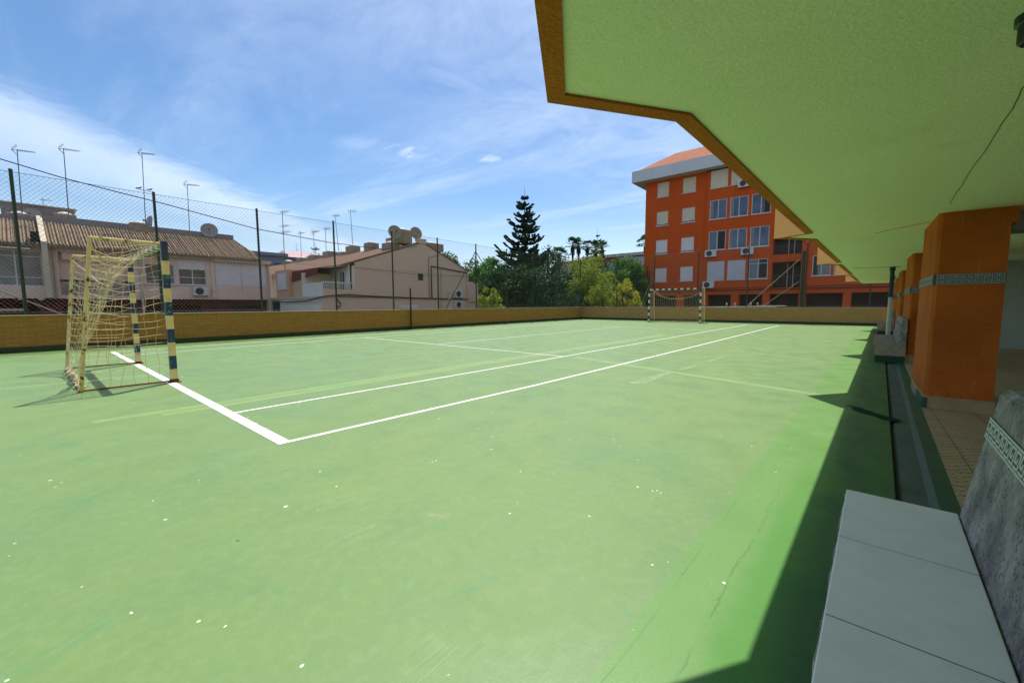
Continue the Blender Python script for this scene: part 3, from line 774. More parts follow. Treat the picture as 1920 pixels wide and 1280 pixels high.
# ------------------------------------------------------------------ windows and fittings
def TX(x0):   # facade facing +x: u = y, n = outwards (+x)
    return lambda u, n, z: (x0+n, u, z)
def TY(y0):   # facade facing -y: u = x, n = outwards (-y)
    return lambda u, n, z: (u, y0-n, z)
def window(par, T, u0, u1, z0, z1, dep=.10, kind='shut', nf=0., gm=None, fm=None, sm=None, cols=2, sill=True, gap=0., rows=None, part_label=None):
    fm = fm or m_alu; f = MB(T); w_ = .055; n0, n1 = nf-dep, nf-dep+.05
    f.box(u0, u1, n0, n1, z0, z0+w_); f.box(u0, u1, n0, n1, z1-w_, z1); f.box(u0, u0+w_, n0, n1, z0+w_, z1-w_); f.box(u1-w_, u1, n0, n1, z0+w_, z1-w_)
    zt = z1
    for i in range(1, cols):
        c = u0+(u1-u0)*i/cols; f.box(c-w_*.5, c+w_*.5, n0+.002, n1-.002, z0+w_, z1-w_)
    if rows:
        for r_ in rows: zz = z0+(z1-z0)*r_; f.box(u0+w_, u1-w_, n0+.004, n1-.004, zz-.02, zz+.02)
    wn = part('window', f, fm, par, part_label)
    part('pane', MB(T).box(u0+.01, u1-.01, n0+.012, n0+.022, z0+.01, z1-.01), gm or m_glass, wn)
    if kind == 'shut':
        part('roller_shutter', MB(T).box(u0+.02, u1-.02, n1+.004, n1+.022, z0+.01+gap*(z1-z0), z1-.005), sm or m_shut, wn)
    elif kind == 'none' and cols == 2:
        hsh = int(abs(u0*7+z0*13)*10) % 5; um = (u0+u1)/2; k_ = (.75, .55, .9, .4, .62)[hsh]
        a_, b_ = (u0+.05, u0+.05+(um-u0-.06)*k_) if hsh % 2 else (u1-.05-(u1-um-.06)*k_, u1-.05)
        part('curtain', MB(T).box(a_, b_, n0+.0225, n0+.026, z0+.05, z1-.05), m_cur2 if hsh in (0, 3) else m_curd, wn)
    elif kind == 'half':
        part('roller_shutter', MB(T).box(u0+.02, u1-.02, n1+.004, n1+.022, z0+(1-gap)*(z1-z0), z1-.005), sm or m_shut, wn)
    if sill: part('sill', MB(T).box(u0-.08, u1+.08, nf-dep+.05, nf+.06, z0-.06, z0-.003), m_sill, wn)
    return wn
def ac(T, u, z, n, label, w_=.8, h=.58, side=1):
    t = thing('air_conditioner', label, 'air conditioner', T(u, n, z), 'outdoor air-conditioning units on the houses')
    b = part('housing', MB(T).box(u-w_/2, u+w_/2, n, n+.3, z, z+h), m_acw, t); bev(b, .02, 2)
    f = MB(); c = Vector(T(u-.1*side, n+.302, z+h/2)); d = (Vector(T(0, 1, 0))-Vector(T(0, 0, 0))); a = (Vector(T(1, 0, 0))-Vector(T(0, 0, 0)))
    vs = []; N = 20
    for rr, dd in ((h*.40, .0), (h*.40, .012), (h*.30, .012), (h*.12, .02)):
        for i in range(N):
            q = c+a*math.cos(2*PI*i/N)*rr+Vector((0, 0, 1))*math.sin(2*PI*i/N)*rr+d*dd; vs.append(tuple(q))
    fs = [(k*N+i, k*N+(i+1) % N, (k+1)*N+(i+1) % N, (k+1)*N+i) for k in range(3) for i in range(N)]+[tuple(range(3*N, 4*N))]
    f.add(vs, fs); part('fan_grille', f, m_acd, t)
    part('bracket', MB(T).box(u-w_*.4, u-w_*.34, n-.05, n+.28, z-.05, z-.002).box(u+w_*.34, u+w_*.4, n-.05, n+.28, z-.05, z-.002), m_mast, t)
    return t
def dish(loc, r, aim, label, m=None):
    t = thing('satellite_dish', label, 'satellite dish', loc, 'satellite dishes on the roofs')
    c = Vector(loc)+Vector((0, 0, r*1.25)); aim = Vector(aim).normalized(); a = aim.orthogonal().normalized(); b = aim.cross(a)
    mb = MB(); N = 24; vs = []; pr = [(0, 0), (.4, .03), (.75, .10), (1, .19), (1.0, .215), (.75, .125), (.4, .05), (0, .02)]
    for rr, h in pr:
        for i in range(N): vs.append(tuple(c+a*math.cos(2*PI*i/N)*rr*r+b*math.sin(2*PI*i/N)*rr*r+aim*(h*r-(.02*r if False else 0))))
    fs = [(k*N+i, k*N+(i+1) % N, (k+1)*N+(i+1) % N, (k+1)*N+i) for k in range(len(pr)-1) for i in range(N)]
    mb.add(vs, fs); part('reflector', mb, m or m_dish, t, smooth=True)
    part('mast', MB().tube([Vector(loc), c-aim*.06], .04, 8), m_mast, t, smooth=True)
    ar = MB(); tip = c+aim*r*1.0-Vector((0, 0, r*.15)); ar.tube([c-Vector((0, 0, r*.9))+aim*.12*r, tip], .012, 6); ar.box(tip.x-.05, tip.x+.05, tip.y-.05, tip.y+.05, tip.z-.05, tip.z+.05)
    part('feed_arm', ar, m_mast, t); return t
def antenna(base, h, label, kind=0, ang=0., r=.025, lean=(0, 0), sc=1.):
    t = thing('tv_antenna', label, 'antenna', base, 'television aerials on the roofs')
    b = Vector(base); top = b+Vector((lean[0], lean[1], h))
    part('mast', MB().tube([b, (b+top)/2, top], r, 6, r*.7), m_mast, t, smooth=True)
    d = Vector((math.cos(ang), math.sin(ang), .04)); s = Vector((-d.y, d.x, 0)); up = Vector((0, 0, 1))
    mb = MB(); c = top-up*.05
    if kind == 0:      # yagi with a reflector grid at its rear
        sc *= .62; L_ = 1.15*sc; mb.tube([c-d*.35*sc, c+d*L_], .014, 5)
        for i in range(9):
            q = c+d*(.1+i*.11)*sc; l = (.26-.012*i)*sc; mb.tube([q-s*l, q+s*l], .011, 4); mb.tube([q-up*l*.5, q+up*l*.5], .009, 4)
        for sg in (1, -1):
            for i in range(5):
                q = c-d*(.30-.07*i)*sc+up*sg*(.08+.085*i)*sc; mb.tube([q-s*.34*sc, q+s*.34*sc], .009, 4)
            mb.tube([c-d*.32*sc, c-d*.0*sc+up*sg*.45*sc], .009, 4)
    elif kind == 1:    # several short cross elements along a tall mast
        for k, (dz_, l) in enumerate(((.1, .9), (1.2, .7), (1.7, 1.0))):
            q = top-up*dz_; mb.tube([q-d*.25*sc, q+d*l*sc], .012, 5)
            for i in range(4): p = q+d*(i*.22-.1)*sc; mb.tube([p-s*.3*sc, p+s*.3*sc], .008, 4); mb.tube([p-up*.12*sc, p+up*.12*sc], .008, 4)
    else:              # compact panel-like antenna seen end-on
        mb.tube([c-d*.2*sc, c+d*.6*sc], .012, 5)
        for i in range(5):
            q = c+d*(i*.16-.15)*sc; mb.tube([q-s*.38*sc, q+s*.38*sc], .009, 4); mb.tube([q+up*.22*sc, q-up*.18*sc], .009, 4)
    part('aerial', mb, m_antr if kind == 0 else m_mast, t); return t

# ------------------------------------------------------------------ row of terraced houses along the street (facades face the court)
XF = -30.
def roof_slab(mb, y0, y1, x0, z0, x1, z1, th=.12):
    mb.T = None
    vs = [(x0, y0, z0), (x0, y1, z0), (x1, y1, z1), (x1, y0, z1)]; vs += [(x, y, z-th) for x, y, z in vs]
    mb.add(vs, [(0, 1, 2, 3), (7, 6, 5, 4), (0, 4, 5, 1), (1, 5, 6, 2), (2, 6, 7, 3), (3, 7, 4, 0)])
def barrels(mb, y0, y1, x0, z0, x1, z1, p=.135, r=.046, ytop=None):
    """rows of half-round clay tiles down the slope"""
    y = y0+p/2
    while y < y1-.02:
        vs = []; rows = 9; tm = 1 if ytop is None or y < ytop else max(.03, (y1-y)/(y1-ytop))
        for i in range(rows):
            t_ = i/(rows-1)*tm
            for a in range(5):
                an = PI*a/4; vs.append((x0+(x1-x0)*t_, y-math.cos(an)*r, z0+(z1-z0)*t_+math.sin(an)*r+.01+(.02 if i % 2 else 0)))
        mb.add(vs, [(i*5+a, i*5+a+1, (i+1)*5+a+1, (i+1)*5+a) for i in range(rows-1) for a in range(4)]); y += p
def house(y0, y1, label, holes, gr_holes, wallm, seed, step=0., hip=None):
    t = thing('terraced_house', label, 'house', (XF-4, (y0+y1)/2, -1.2), 'terraced houses beyond the left wall')
    T = TX(XF); rnd = random.Random(seed)
    w_ = MB(T); w_.punched(y0, y1, 1.66, 4.40+step, holes, 0, .16)
    w_.box(y0+.001, y1-.001, -9, -.30, 1.62, 4.28)
    w_.box(y0+.002, y1-.002, -.30, .0-.001, 1.56, 1.655)
    wl = part('upper_wall', w_, wallm, t)
    g = MB(T); g.punched(y0, y1, -1.2, 1.56, gr_holes, -.55, .2); g.box(y0+.01, y1-.01, -9, -2.0, -1.2, 1.55)
    part('ground_floor_wall', g, m_redw, t)
    rf = MB()
    if hip:
        ye, yt = hip; a_, b_, c_, d_ = (XF+.42, y0, 4.42), (XF+.42, ye, 4.42), (XF-3., yt, 6.02), (XF-3., y0, 6.02)
        vs = [a_, b_, c_, d_]+[(x, y, z-.12) for x, y, z in (a_, b_, c_, d_)]
        rf.add(vs, [(0, 1, 2, 3), (7, 6, 5, 4), (0, 4, 5, 1), (1, 5, 6, 2), (2, 6, 7, 3), (3, 7, 4, 0)]); barrels(rf, y0, ye, XF+.47, 4.43, XF-2.98, 6.03, ytop=yt)
        rf.add([b_, c_, (XF-3., ye+.3, 4.42)], [(0, 1, 2)]); rf.tube([(b_[0], b_[1], b_[2]+.05), (c_[0], c_[1], c_[2]+.05)], .07, 6)
    else: roof_slab(rf, y0, y1, XF+.42, 4.42+step, XF-3.0, 6.02+step); barrels(rf, y0, y1, XF+.47, 4.43+step, XF-2.98, 6.03+step)
    roof = part('roof', rf, m_tileB, t)
    return t, T, roof
SH = (.26, .20)
# house A (leftmost, only its right part in view)
A, T, rA = house(-4.6, -.42, 'leftmost terraced house, large white-framed glazing above a dark red ground floor', [(-4.4, -.62, 2.2, 4.05)], [(-4.2, -.9, -1.2, 1.28, 1.2)], m_wash, 1, -.05)
window(A, T, -4.4, -.62, 2.2, 4.05, .12, 'none', 0, m_curt, cols=4, sill=False, rows=(.25, .84))
part('canopy_strip', MB(T).box(-4.5, -1.0, 0, .45, 4.10, 4.16), m_white, A)
part('parapet', MB().box(XF-3.3, XF-3.02, -4.6, -.42, 4.4, 6.25), m_greyp, A)
st = MB(); st.box(XF-6.5, XF-3.9, -1.9, 1.0, 5.0, 7.05); part('stair_tower', st, m_greyp, A)
part('stair_tower_coping', MB().box(XF-6.6, XF-3.8, -2.0, 1.1, 7.05, 7.12), m_coping, A)
part('party_wall', MB().box(XF-3.2, XF+.55, -.62, -.40, 1.6, 4.35).add([(XF+.55, -.62, 4.35), (XF+.55, -.40, 4.35), (XF-3.2, -.40, 6.2), (XF-3.2, -.62, 6.2), (XF+.55, -.62, 4.55), (XF+.55, -.40, 4.55), (XF-3.2, -.40, 6.4), (XF-3.2, -.62, 6.4)], [(0, 1, 2, 3), (4, 5, 6, 7), (0, 1, 5, 4), (1, 2, 6, 5), (2, 3, 7, 6), (3, 0, 4, 7)]), m_cream, A)
part('roof_vent', MB().prism([(XF-.3, -.95), (XF+.3, -.95), (XF+.3, -.66), (XF-.3, -.66)], 4.45, 5.05), m_dark, A)
part('garden_arch', MB(TX(XF-.6)).box(-4.0, -1.3, 0, .02, .9, 1.02), m_wash, A)
# house B: recessed balcony
B, T, rB = house(-.40, 3.12, 'terraced house with a deep recessed balcony seen through the near goal', [(-.05, 2.7, 1.75, 4.1, 1.0)], [(.0, 2.7, -1.2, 1.15, 1.1)], m_wash, 2)
T2 = TX(XF)
part('balcony_parapet', MB(T2).box(.12, 2.65, -.04, .02, 1.76, 2.35), m_greyp, B)
part('balcony_rail', MB(T2).box(-.05, 2.7, -.05, .03, 2.50, 2.60), m_dark, B)
part('awning', MB(T2).box(.1, 2.65, -.9, -.02, 3.70, 4.08), m_wash, B)
window(B, T2, .2, 1.6, 1.8, 3.7, .95, 'shut', 0, sill=False); window(B, T2, 1.75, 2.65, 1.8, 3.6, .95, 'none', 0, cols=1, sill=False)
part('drainpipe', MB().tube([(XF+.06, -.2, 1.6), (XF+.06, -.2, 4.2)], .05, 8), m_pipew, B, smooth=True)
part('parapet', MB().box(XF-3.3, XF-3.02, -.42, 3.12, 5.2, 6.45), m_greyp, B)
# house C: two windows with half-lowered shutters
Cc, T, rC = house(3.12, 6.85, 'terraced house with two part-shuttered windows and an air conditioner', [(3.5, 4.95, 2.5, 3.75), (5.12, 6.62, 2.5, 4.1)], [(3.5, 6.4, -1.2, 1.15, 1.1)], m_wash, 3)
window(Cc, T, 3.5, 4.95, 2.5, 3.75, .08, 'none', cols=2, rows=(.35,)); window(Cc, T, 5.12, 6.62, 2.5, 4.1, .08, 'half', gap=.38, cols=2, rows=(.3,))
part('drainpipe', MB().tube([(XF+.08, 3.30, -1.2), (XF+.08, 3.30, 4.2)], .06, 8), m_pipew, Cc, smooth=True)
part('fascia', MB(T).box(3.2, 6.85, .02, .30, 4.20, 4.30), m_cream, Cc)
part('parapet', MB().box(XF-3.3, XF-3.02, 3.12, 6.85, 5.2, 6.45), m_greyp, Cc)
part('porch_lintel', MB(TX(XF-.55)).box(4.6, 5.8, .01, .05, .62, .80), m_dark, Cc)
# house D: shuttered bay
D, T, rD = house(6.85, 10.5, 'end terraced house with wide closed white shutters beside the side street', [(7.1, 8.62, 2.5, 4.12), (8.70, 10.25, 2.5, 4.12)], [(8.0, 9.9, -1.2, 1.15, .9)], m_wash, 4, 0., hip=(9.85, 9.2))
window(D, T, 7.1, 8.62, 2.5, 4.12, .06, 'shut', cols=1, sill=False); window(D, T, 8.70, 10.25, 2.5, 4.12, .06, 'shut', cols=1, sill=False)
part('pilaster', MB(T).box(6.87, 7.05, .003, .10, 1.66, 4.2), m_wash, D)
part('corner_pipe', MB().tube([(XF+.1, 10.42, -1.2), (XF+.1, 10.42, 4.3)], .07, 8), m_pipew, D, smooth=True)
part('fascia', MB(T).box(6.86, 10.55, .05, .34, 4.22, 4.36), m_cream, D)
part('flat_canopy', MB(T).box(7.0, 10.5, .02, .30, 4.13, 4.2), m_wash, D)
part('bay_grille', MB(T).box(8.0, 9.9, -.60, -.56, .95, 1.0), m_dark, D)
gr = MB(T)
for i in range(16): gr.box(8.05+i*.12, 8.07+i*.12, -.58, -.56, .0, .95)
part('window_grille', gr, m_mast, D)
part('parapet', MB().box(XF-3.3, XF-3.02, 6.85, 9.2, 5.2, 6.45), m_greyp, D)
part('side_wall', MB().box(XF-8.5, XF-.31, 10.40, 10.5, -1.2, 4.3), m_wash, D)
sm2 = MB(T)
for y in (-3.9, -3.1, -2.3, -1.5, -.8): sm2.box(y-.10, y+.10, .0, .08, 1.47, 1.55)
part('eave_lamp_row', sm2, m_cap, A)
for par, ys in ((B, (1.4,)), (Cc, (3.75, 5.6)), (A, (-2.6,))):
    pass
# vents and chimneys of this row
def chimney(par, c, wx, wy, h, dome=True):
    x, y, z = c; mb = MB(); mb.box(x-wx/2, x+wx/2, y-wy/2, y+wy/2, z, z+h)
    o = part('chimney', mb, m_chim, par); bev(o, .04, 2)
    if dome:
        r = min(wx, wy)*.40; part('chimney_cap', MB().lathe([(r, 0), (r, .04), (r*.85, .09), (r*.55, .14), (r*.2, .165)], (x, y, z+h+.002), 14), m_cap, o, smooth=True)
    return o
chimney(rB, (XF-3.5, .55, 5.7), .8, .95, .95); chimney(rC, (XF-3.4, 3.9, 5.7), .8, 1.0, .90); chimney(rA, (XF-3.5, -1.25, 5.4), .8, 1.0, 1.0)
ac(T, 6.22, 1.80, .02, 'air conditioner below the part-shuttered window of the terraced houses', .86, .58)
dish((XF-2.7, 7.62, 5.9), .52, (.95, -.25, .25), 'largest grey satellite dish, on the tiled roof of the end terraced house')
dish((XF-3.1, 4.45, 6.3), .38, (.3, -.9, .2), 'small brown satellite dish beside the chimney of the terraced houses')
dish((XF-3.6, -.75, 5.9), .42, (.9, -.2, .2), 'round satellite dish on the roof of the leftmost house, before the stair tower')
# ------------------------------------------------------------------ corner house with the big tan gable
XG, YC0, YC1, YR = -22.2, 12.95, 23.3, 18.6
cg = thing('corner_house', 'tan house with a windowless gable wall, row of chimneys and an open corner balcony', 'house', (-30, 18, -1.2))
g = MB(TX(XG)); ZE = 3.78; ZR = 5.88; XB = -58
gh = [(18.10, 18.62, 3.0, 3.52)]
g.punched(10.7, 23.9, -1.2, 1.66, [(24, 24.1, 0, 1)], 0, .1) if False else None
g.punched(YC0, 23.3, -1.2, 3.78, gh, 0, .2)
g.add([(YC0, 0, 3.78), (YC0, 0, 3.97), (YR, 0, 5.87), (23.3, 0, 4.02), (23.3, 0, 3.78)], [(0, 1, 2, 3, 4)])
g.T = TX(XG); g.box(10.72, YC0, -.12, 0, -1.2, 1.66)           # wall under the balcony side
g.T = None; g.quad((XG-.3, YC0+2.6, -1.2), (XB, YC0+2.6, -1.2), (XB, YC0+2.6, 4.2), (XG-.3, YC0+2.6, 4.2))
part('gable_wall', g, m_wash2, cg)
rr_ = MB()
def slab(mb, pts, th=.12):
    vs = list(pts)+[(x, y, z-th) for x, y, z in pts]; mb.add(vs, [(0, 1, 2, 3), (7, 6, 5, 4), (0, 4, 5, 1), (1, 5, 6, 2), (2, 6, 7, 3), (3, 7, 4, 0)])
slab(rr_, [(XG+.03, 12.0, 3.77), (XB, 12.0, 3.77), (XB, YR, ZR+.1), (XG+.03, YR, ZR+.1)])
slab(rr_, [(XG+.03, YR, ZR+.1), (XB, YR, ZR+.1), (XB, 23.5, 4.02), (XG+.03, 23.5, 4.02)])
rg = part('roof', rr_, m_tileC, cg)
part('eave_fascia', MB().box(-44, XG+.04, 11.93, 12.02, 3.62, 3.76), mat('pinkish_fascia', (.50, .26, .22), (.42, .22, .18)), cg)
part('ridge_parapet', MB().box(XG-.3, XG+.05, 18.2, 18.95, 5.80, 6.16), m_wash2, cg)
fr = MB(); 
fr.box(-60, XG-.13, YC0+.6, YC0+.7, 1.66, 3.9)      # recessed upper front wall
fr.T = None; fr.box(-60, -22.3, 10.72, 10.86, -1.2, 1.56)
part('front_wall', fr, m_white, cg)
part('balcony_slab', MB().box(-60, XG+.02, 10.62, 13.6, 1.57, 1.72), m_cream, cg)
bl = MB(); bl.box(-25.0, XG-.001, 10.70, 10.80, 1.72, 2.58); part('balcony_front', bl, m_white, cg)
bs = MB(TX(XG)); bs.box(10.80, 12.94, -.1, 0, 1.72, 2.16); part('balcony_side_wall', bs, m_wash2, cg)
bs = MB(TX(XG)); bs.box(10.80, 12.9, -.08, -.03, 2.56, 2.64)
for i in range(14): bs.box(10.9+i*.145, 10.93+i*.145, -.07, -.04, 2.16, 2.56)
part('balcony_railing', bs, m_alu, cg)
part('balcony_partition', MB().box(-25.05, -24.93, 10.72, YC0+.6, 1.72, 3.30), m_white, cg)
part('salmon_bay', MB().box(-29.5, -27.25, 10.75, 13.5, 1.73, 3.66), m_salmon, cg)
part('peach_screen', MB().box(-27.24, -25.05, 11.0, 11.1, 1.73, 2.95), m_peach2, cg)
window(cg, TY(10.75), -29.1, -27.6, 2.25, 3.45, -.005, 'shut', 0, cols=1, sill=False)
aw = MB(); aw.quad((-27.2, 11.0, 3.52), (-23.2, 11.0, 3.56), (-23.2, 10.9, 3.12), (-27.2, 10.9, 2.80)); aw.quad((-27.2, 11.0, 3.52), (-23.2, 11.0, 3.56), (-23.2, 12.8, 3.65), (-27.2, 12.8, 3.65))
part('awning', aw, m_redw, cg)
window(cg, TY(12.62), -23.5, -22.75, 1.75, 3.4, .0, 'none', 0.03, m_curt, cols=2, sill=False, rows=(.5,)); 
part('balcony_back_wall', MB().box(-24.9, XG-.15, 12.62, 12.7, 1.72, 3.85), m_white, cg)
part('balcony_post', MB().box(XG-.14, XG, 12.8, 12.94, 2.16, 3.75), m_white, cg)
part('street_door', MB(TY(10.72)).box(-30.4, -28.9, .003, .03, -1.2, 1.42), m_dark, cg)
part('left_pier', MB().box(-30.55, -30.25, 10.60, 10.72, -1.2, 3.5), m_white, cg)
sc_ = MB()
for i in range(22): sc_.box(-27.6+i*.24, -27.48+i*.24, 10.60, 10.62, 1.30, 1.50)
part('balcony_ornament', sc_, m_cap, cg)
window(cg, TX(XG), 18.10, 18.62, 3.0, 3.52, .15, 'none', 0, cols=1, sill=False, fm=m_dark2)
# pipes and cables on the gable
cb = MB()
cb.tube([(-30.2, 10.55, 1.50), (-27.5, 10.55, 1.36), (-24, 10.55, 1.44), (-22.1, 10.6, 1.66), (XG+.06, 11.6, 1.78), (XG+.06, 12.4, 1.84), (XG+.06, 14, 1.76), (XG+.06, 18, 1.66), (XG+.06, 24, 1.6)], .04, 6)
cb.tube([(XG+.06, 11.6, 1.72), (XG+.06, 14, 1.69), (XG+.06, 18, 1.63), (XG+.06, 24, 1.57)], .03, 6)
cb.tube([(XG+.06, 11.6, 1.6), (XG+.06, 11.9, 1.2), (XG+.06, 11.75, 1.0), (XG+.06, 11.55, 1.15)], .035, 6)
cb.tube([(XG+.06, 19.35, 1.7), (XG+.06, 19.35, 4.15), (XG+.06, 23.2, 3.85)], .05, 6); cb.tube([(XG+.06, 19.1, 1.72), (XG+.06, 19.1, 4.8), (XG+.06, 20.2, 5.05)], .018, 6)
cb.tube([(XG+.06, 20.3, .5), (XG+.06, 20.3, 3.9)], .012, 6)
part('wall_cable', cb, mat('brown_cable', (.08, .05, .04)), cg)
part('downpipe', MB().tube([(XG+.08, 23.2, -1.2), (XG+.08, 23.2, 3.8)], .06, 8), m_wash2, cg, smooth=True)
part('rear_annex', MB(TX(XG)).box(23.3, 24.6, -5, -.02, -1.2, 3.0), m_wash2, cg)
part('annex_parapet', MB(TX(XG)).add([(23.3, 0, 3.1), (24.0, 0, 3.1), (24.7, 0, 1.95), (24.7, 0, 1.6), (23.3, 0, 1.6)], [(0, 1, 2, 3, 4)]), m_wash2, cg)
an = MB(TX(XG)); an.box(23.35, 26.2, -.2, .1, 1.42, 1.62); an.box(25.9, 26.2, -.2, .1, -1.2, 1.42); part('pergola', an, m_wash2, cg)
part('gas_box', MB(TX(XG)).box(21.0, 21.3, .0, .15, 1.6, 2.2), m_cream, cg)
part('name_plate', MB(TX(XG)).box(16.3+.05, 18.0, .0, .03, .86, 1.12), m_white, cg)
for x, wx, h in ((-46.3, 1.6, .6), (-42.6, 1.7, .7), (-39.6, 2.2, .75), (-36.4, 1.9, .85), (-33.6, 1.4, .55), (-32.0, 1.5, .95), (-28.9, 1.35, .95), (-25.55, 1.3, 1.0)):
    chimney(rg, (x, YR-.3, ZR-.40), wx*.66, .95, h+.02)
chimney(rg, (-23.6, YR-1.9, ZR-.75), 1.0, .9, .62)
chimney(rg, (XG-1.0, YR-1.1, ZR-.15), .9, 1.15, 1.05)
dish((XG-.6, YR-2.05, ZR-.05), .50, (1, -.3, .2), 'left one of the two satellite dishes flanking the chimney on the gable roof', m_chim)
dish((XG-1.3, YR+.35, ZR+.25), .50, (1, -.2, .2), 'right one of the two satellite dishes flanking the chimney on the gable roof', m_chim)
chimney(rg, (XG-1.2, YR+1.6, ZR-.45), 1.6, 1.7, .62)
ac(TX(XG), 22.05, 1.72, .02, 'upper air conditioner at the right end of the tan gable wall', .8, .62)
ac(TX(XG), 22.05, .85, .02, 'lower air conditioner at the right end of the tan gable wall', .8, .6)
# laundry and things on the balcony
for i, (x, c, lab) in enumerate(((-23.95, m_bluep, 'blue cloth hanging on the corner balcony'), (-23.35, mat('yellow_cloth', (.55, .42, .05)), 'yellow cloth hanging on the corner balcony'), (-24.5, m_red, 'small red cloth hanging on the corner balcony'))):
    mb = MB(); n = 8
    vs = []
    for j in range(n+1):
        for k in range(5): vs.append((x+.04*math.sin(j*1.3+k), 11.6+.5*i+j*.06, 2.45-.14*k-.0*j))
    mb.add(vs, [(j*5+k, j*5+k+1, (j+1)*5+k+1, (j+1)*5+k) for j in range(n) for k in range(4)])
    single('hanging_cloth', mb, c, lab, 'cloth', 'washing on the corner balcony')

# ------------------------------------------------------------------ aerials
AX = XF-3.15
def PY(px, py, x):    # the point of the plane x = const that lies in a given direction from the station point
    d = _f+_r2*((px-960)/FPX)-_u2*((py-640)/FPX); k = (x-CAM.x)/d.x; return CAM+d*k
def PX(px, py, y):
    d = _f+_r2*((px-960)/FPX)-_u2*((py-640)/FPX); k = (y-CAM.y)/d.y; return CAM+d*k
def ant(pt, pb, x, label, kind=0, ang=0., sc=1., plane='x', r=.028):
    a, b = (PY(*pt, x), PY(*pb, x)) if plane == 'x' else (PX(*pt, x), PX(*pb, x))
    return antenna(tuple(b), a.z-b.z, label, kind, ang, r, ((a-b).x, (a-b).y), sc)
ant((32, 280), (44, 432), AX, 'leftmost tall rooftop aerial, rising behind the first fence post', 0, 1.4)
ant((119, 278), (129, 404), AX, 'tall rooftop aerial with a long boom, second from the left', 0, 1.4)
a3 = ant((266, 286), (274, 436), AX, 'tallest rooftop aerial, with two birds perched on its lower crossbar', 0, 1.2)
ant((351, 345), (356, 444), AX, 'rooftop aerial right of the bird aerial, shorter mast', 0, 1.2)
ant((80, 372), (83, 402), AX-6, 'tiny aerial above the stair tower of the leftmost house', 1, 1.4, .5, r=.02)
ant((529, 396), (535, 512), 12.6, 'dark mast with several stacked aerials left of the chimneys', 1, .2, 1.1, 'y', r=.035)
ant((563, 436), (566, 497), 18.5, 'thin aerial rising left of the small araucaria', 0, .5, .8, 'y')
ant((588, 434), (589, 482), 18.5, 'thin aerial with a long horizontal boom behind the chimneys', 0, .3, 1.2, 'y')
ant((610, 428), (612, 480), 18.5, 'thin aerial just left of the fourth fence post', 2, .5, .9, 'y')
ant((628, 404), (636, 478), 18.3, 'aerial whose head shows just above a fence post', 2, .5, .9, 'y')
ant((657, 395), (662, 470), 18.3, 'aerial on the chimney right of the fence post, leaning slightly', 2, .9, .9, 'y')
ant((555, 456), (557, 476), 30, 'faint distant aerial beyond the chimneys', 1, .5, .6, 'y', r=.03)
p = PY(270, 357, AX)
part('lower_crossbar', MB().tube([(p.x, p.y-.42, p.z+.03), (p.x, p.y+.55, p.z-.05)], .02, 6), m_mast, a3)
for dy_, lab in ((-.25, 'dark bird perched on the left of the aerial crossbar'), (.28, 'dark bird perched on the right of the aerial crossbar')):
    mb = MB(); c = Vector((p.x, p.y+dy_, p.z+.10))
    mb.tube([c+Vector((0, -.16, -.03)), c+Vector((0, -.08, 0)), c, c+Vector((0, .08, .03))], .02, 8, .05); mb.tube([c+Vector((0, .07, .02)), c+Vector((0, .11, .07)), c+Vector((0, .14, .09))], .035, 8, .028)
    mb.tube([c+Vector((0, .14, .09)), c+Vector((0, .19, .085))], .012, 5, .002); mb.tube([c+Vector((0, .0, -.03)), c+Vector((0, .0, -.09))], .006, 4)
    single('bird', mb, m_acd, lab, 'bird', 'birds on the aerial', smooth=True)
# overhead cable
ck = [PY(*q, -20.) for q in ((0, 298), (116, 333), (220, 360), (300, 380), (395, 406), (480, 429), (615, 454), (683, 463), (718, 467))]
ck = [ck[0]+(ck[0]-ck[1])*1.2]+ck+[Vector((-22.1, 18.0, 5.5))]
single('overhead_cable', MB().tube(ck, .02, 5), m_cable, 'black overhead cable sagging above the fence toward the gable', 'cable')
ck = [Vector((XG+.1, 13.0, 3.62)), Vector((XG+.1, 18.5, 3.42)), Vector((XG+.1, 23.4, 3.55))]
part('thin_cable', MB().tube([q for q in ck], .012, 4), m_cable, cg)
for z0_, xx in ((3.0, -30),):
    pass

# ------------------------------------------------------------------ red brick apartment block beyond the far wall
YB = 39.
bb = thing('brick_apartment_block', 'red brick apartment block with grey-white cornice and orange tiled roof beyond the far wall', 'building', (-2, 44, -1.2))
TB_ = TY(YB)
sills = [3.28, 5.98, 8.68, 11.38]
left = [(-12.0, -10.86), (-9.6, -8.42)]; mid = [(-7.12, -5.72), (-5.47, -4.07), (-3.82, -2.42)]
log = [(-2.12, -.15)]; far = [(.6, 1.75), (1.95, 3.1), (3.5, 4.7), (5.2, 6.4)]
hl = [(a, b, s, s+1.36) for s in sills for a, b in left]
f1 = MB(TB_); f1.punched(-13.12, -7.42, 2.25, 12.95, hl, 0, .16)
gl_ = [(-12.2, -9.9, -1.2, 1.95, 1.0), (-9.2, -7.6, -1.2, 1.95, 1.0)]
f1.punched(-13.12, -7.42, -1.2, 2.25, gl_, 0)
f1.T = None; f1.quad((-13.12, YB, -1.2), (-13.12, YB+11, -1.2), (-13.12, YB+11, 12.95), (-13.12, YB, 12.95))
f1.quad((-7.42, YB, -1.2), (-7.42, YB-.15, -1.2), (-7.42, YB-.15, 12.95), (-7.42, YB, 12.95))
hm = [(a, b, s-.05, s+1.62) for s in sills for a, b in mid]+[(a, b, s-.85, s+1.25, 1.4) for s in sills for a, b in log]+[(a, b, s+.02, s+1.6) for s in sills for a, b in far]
f1.T = TB_; f1.punched(-7.42, 10.5, 2.25, 12.95, hm, .15, .14)
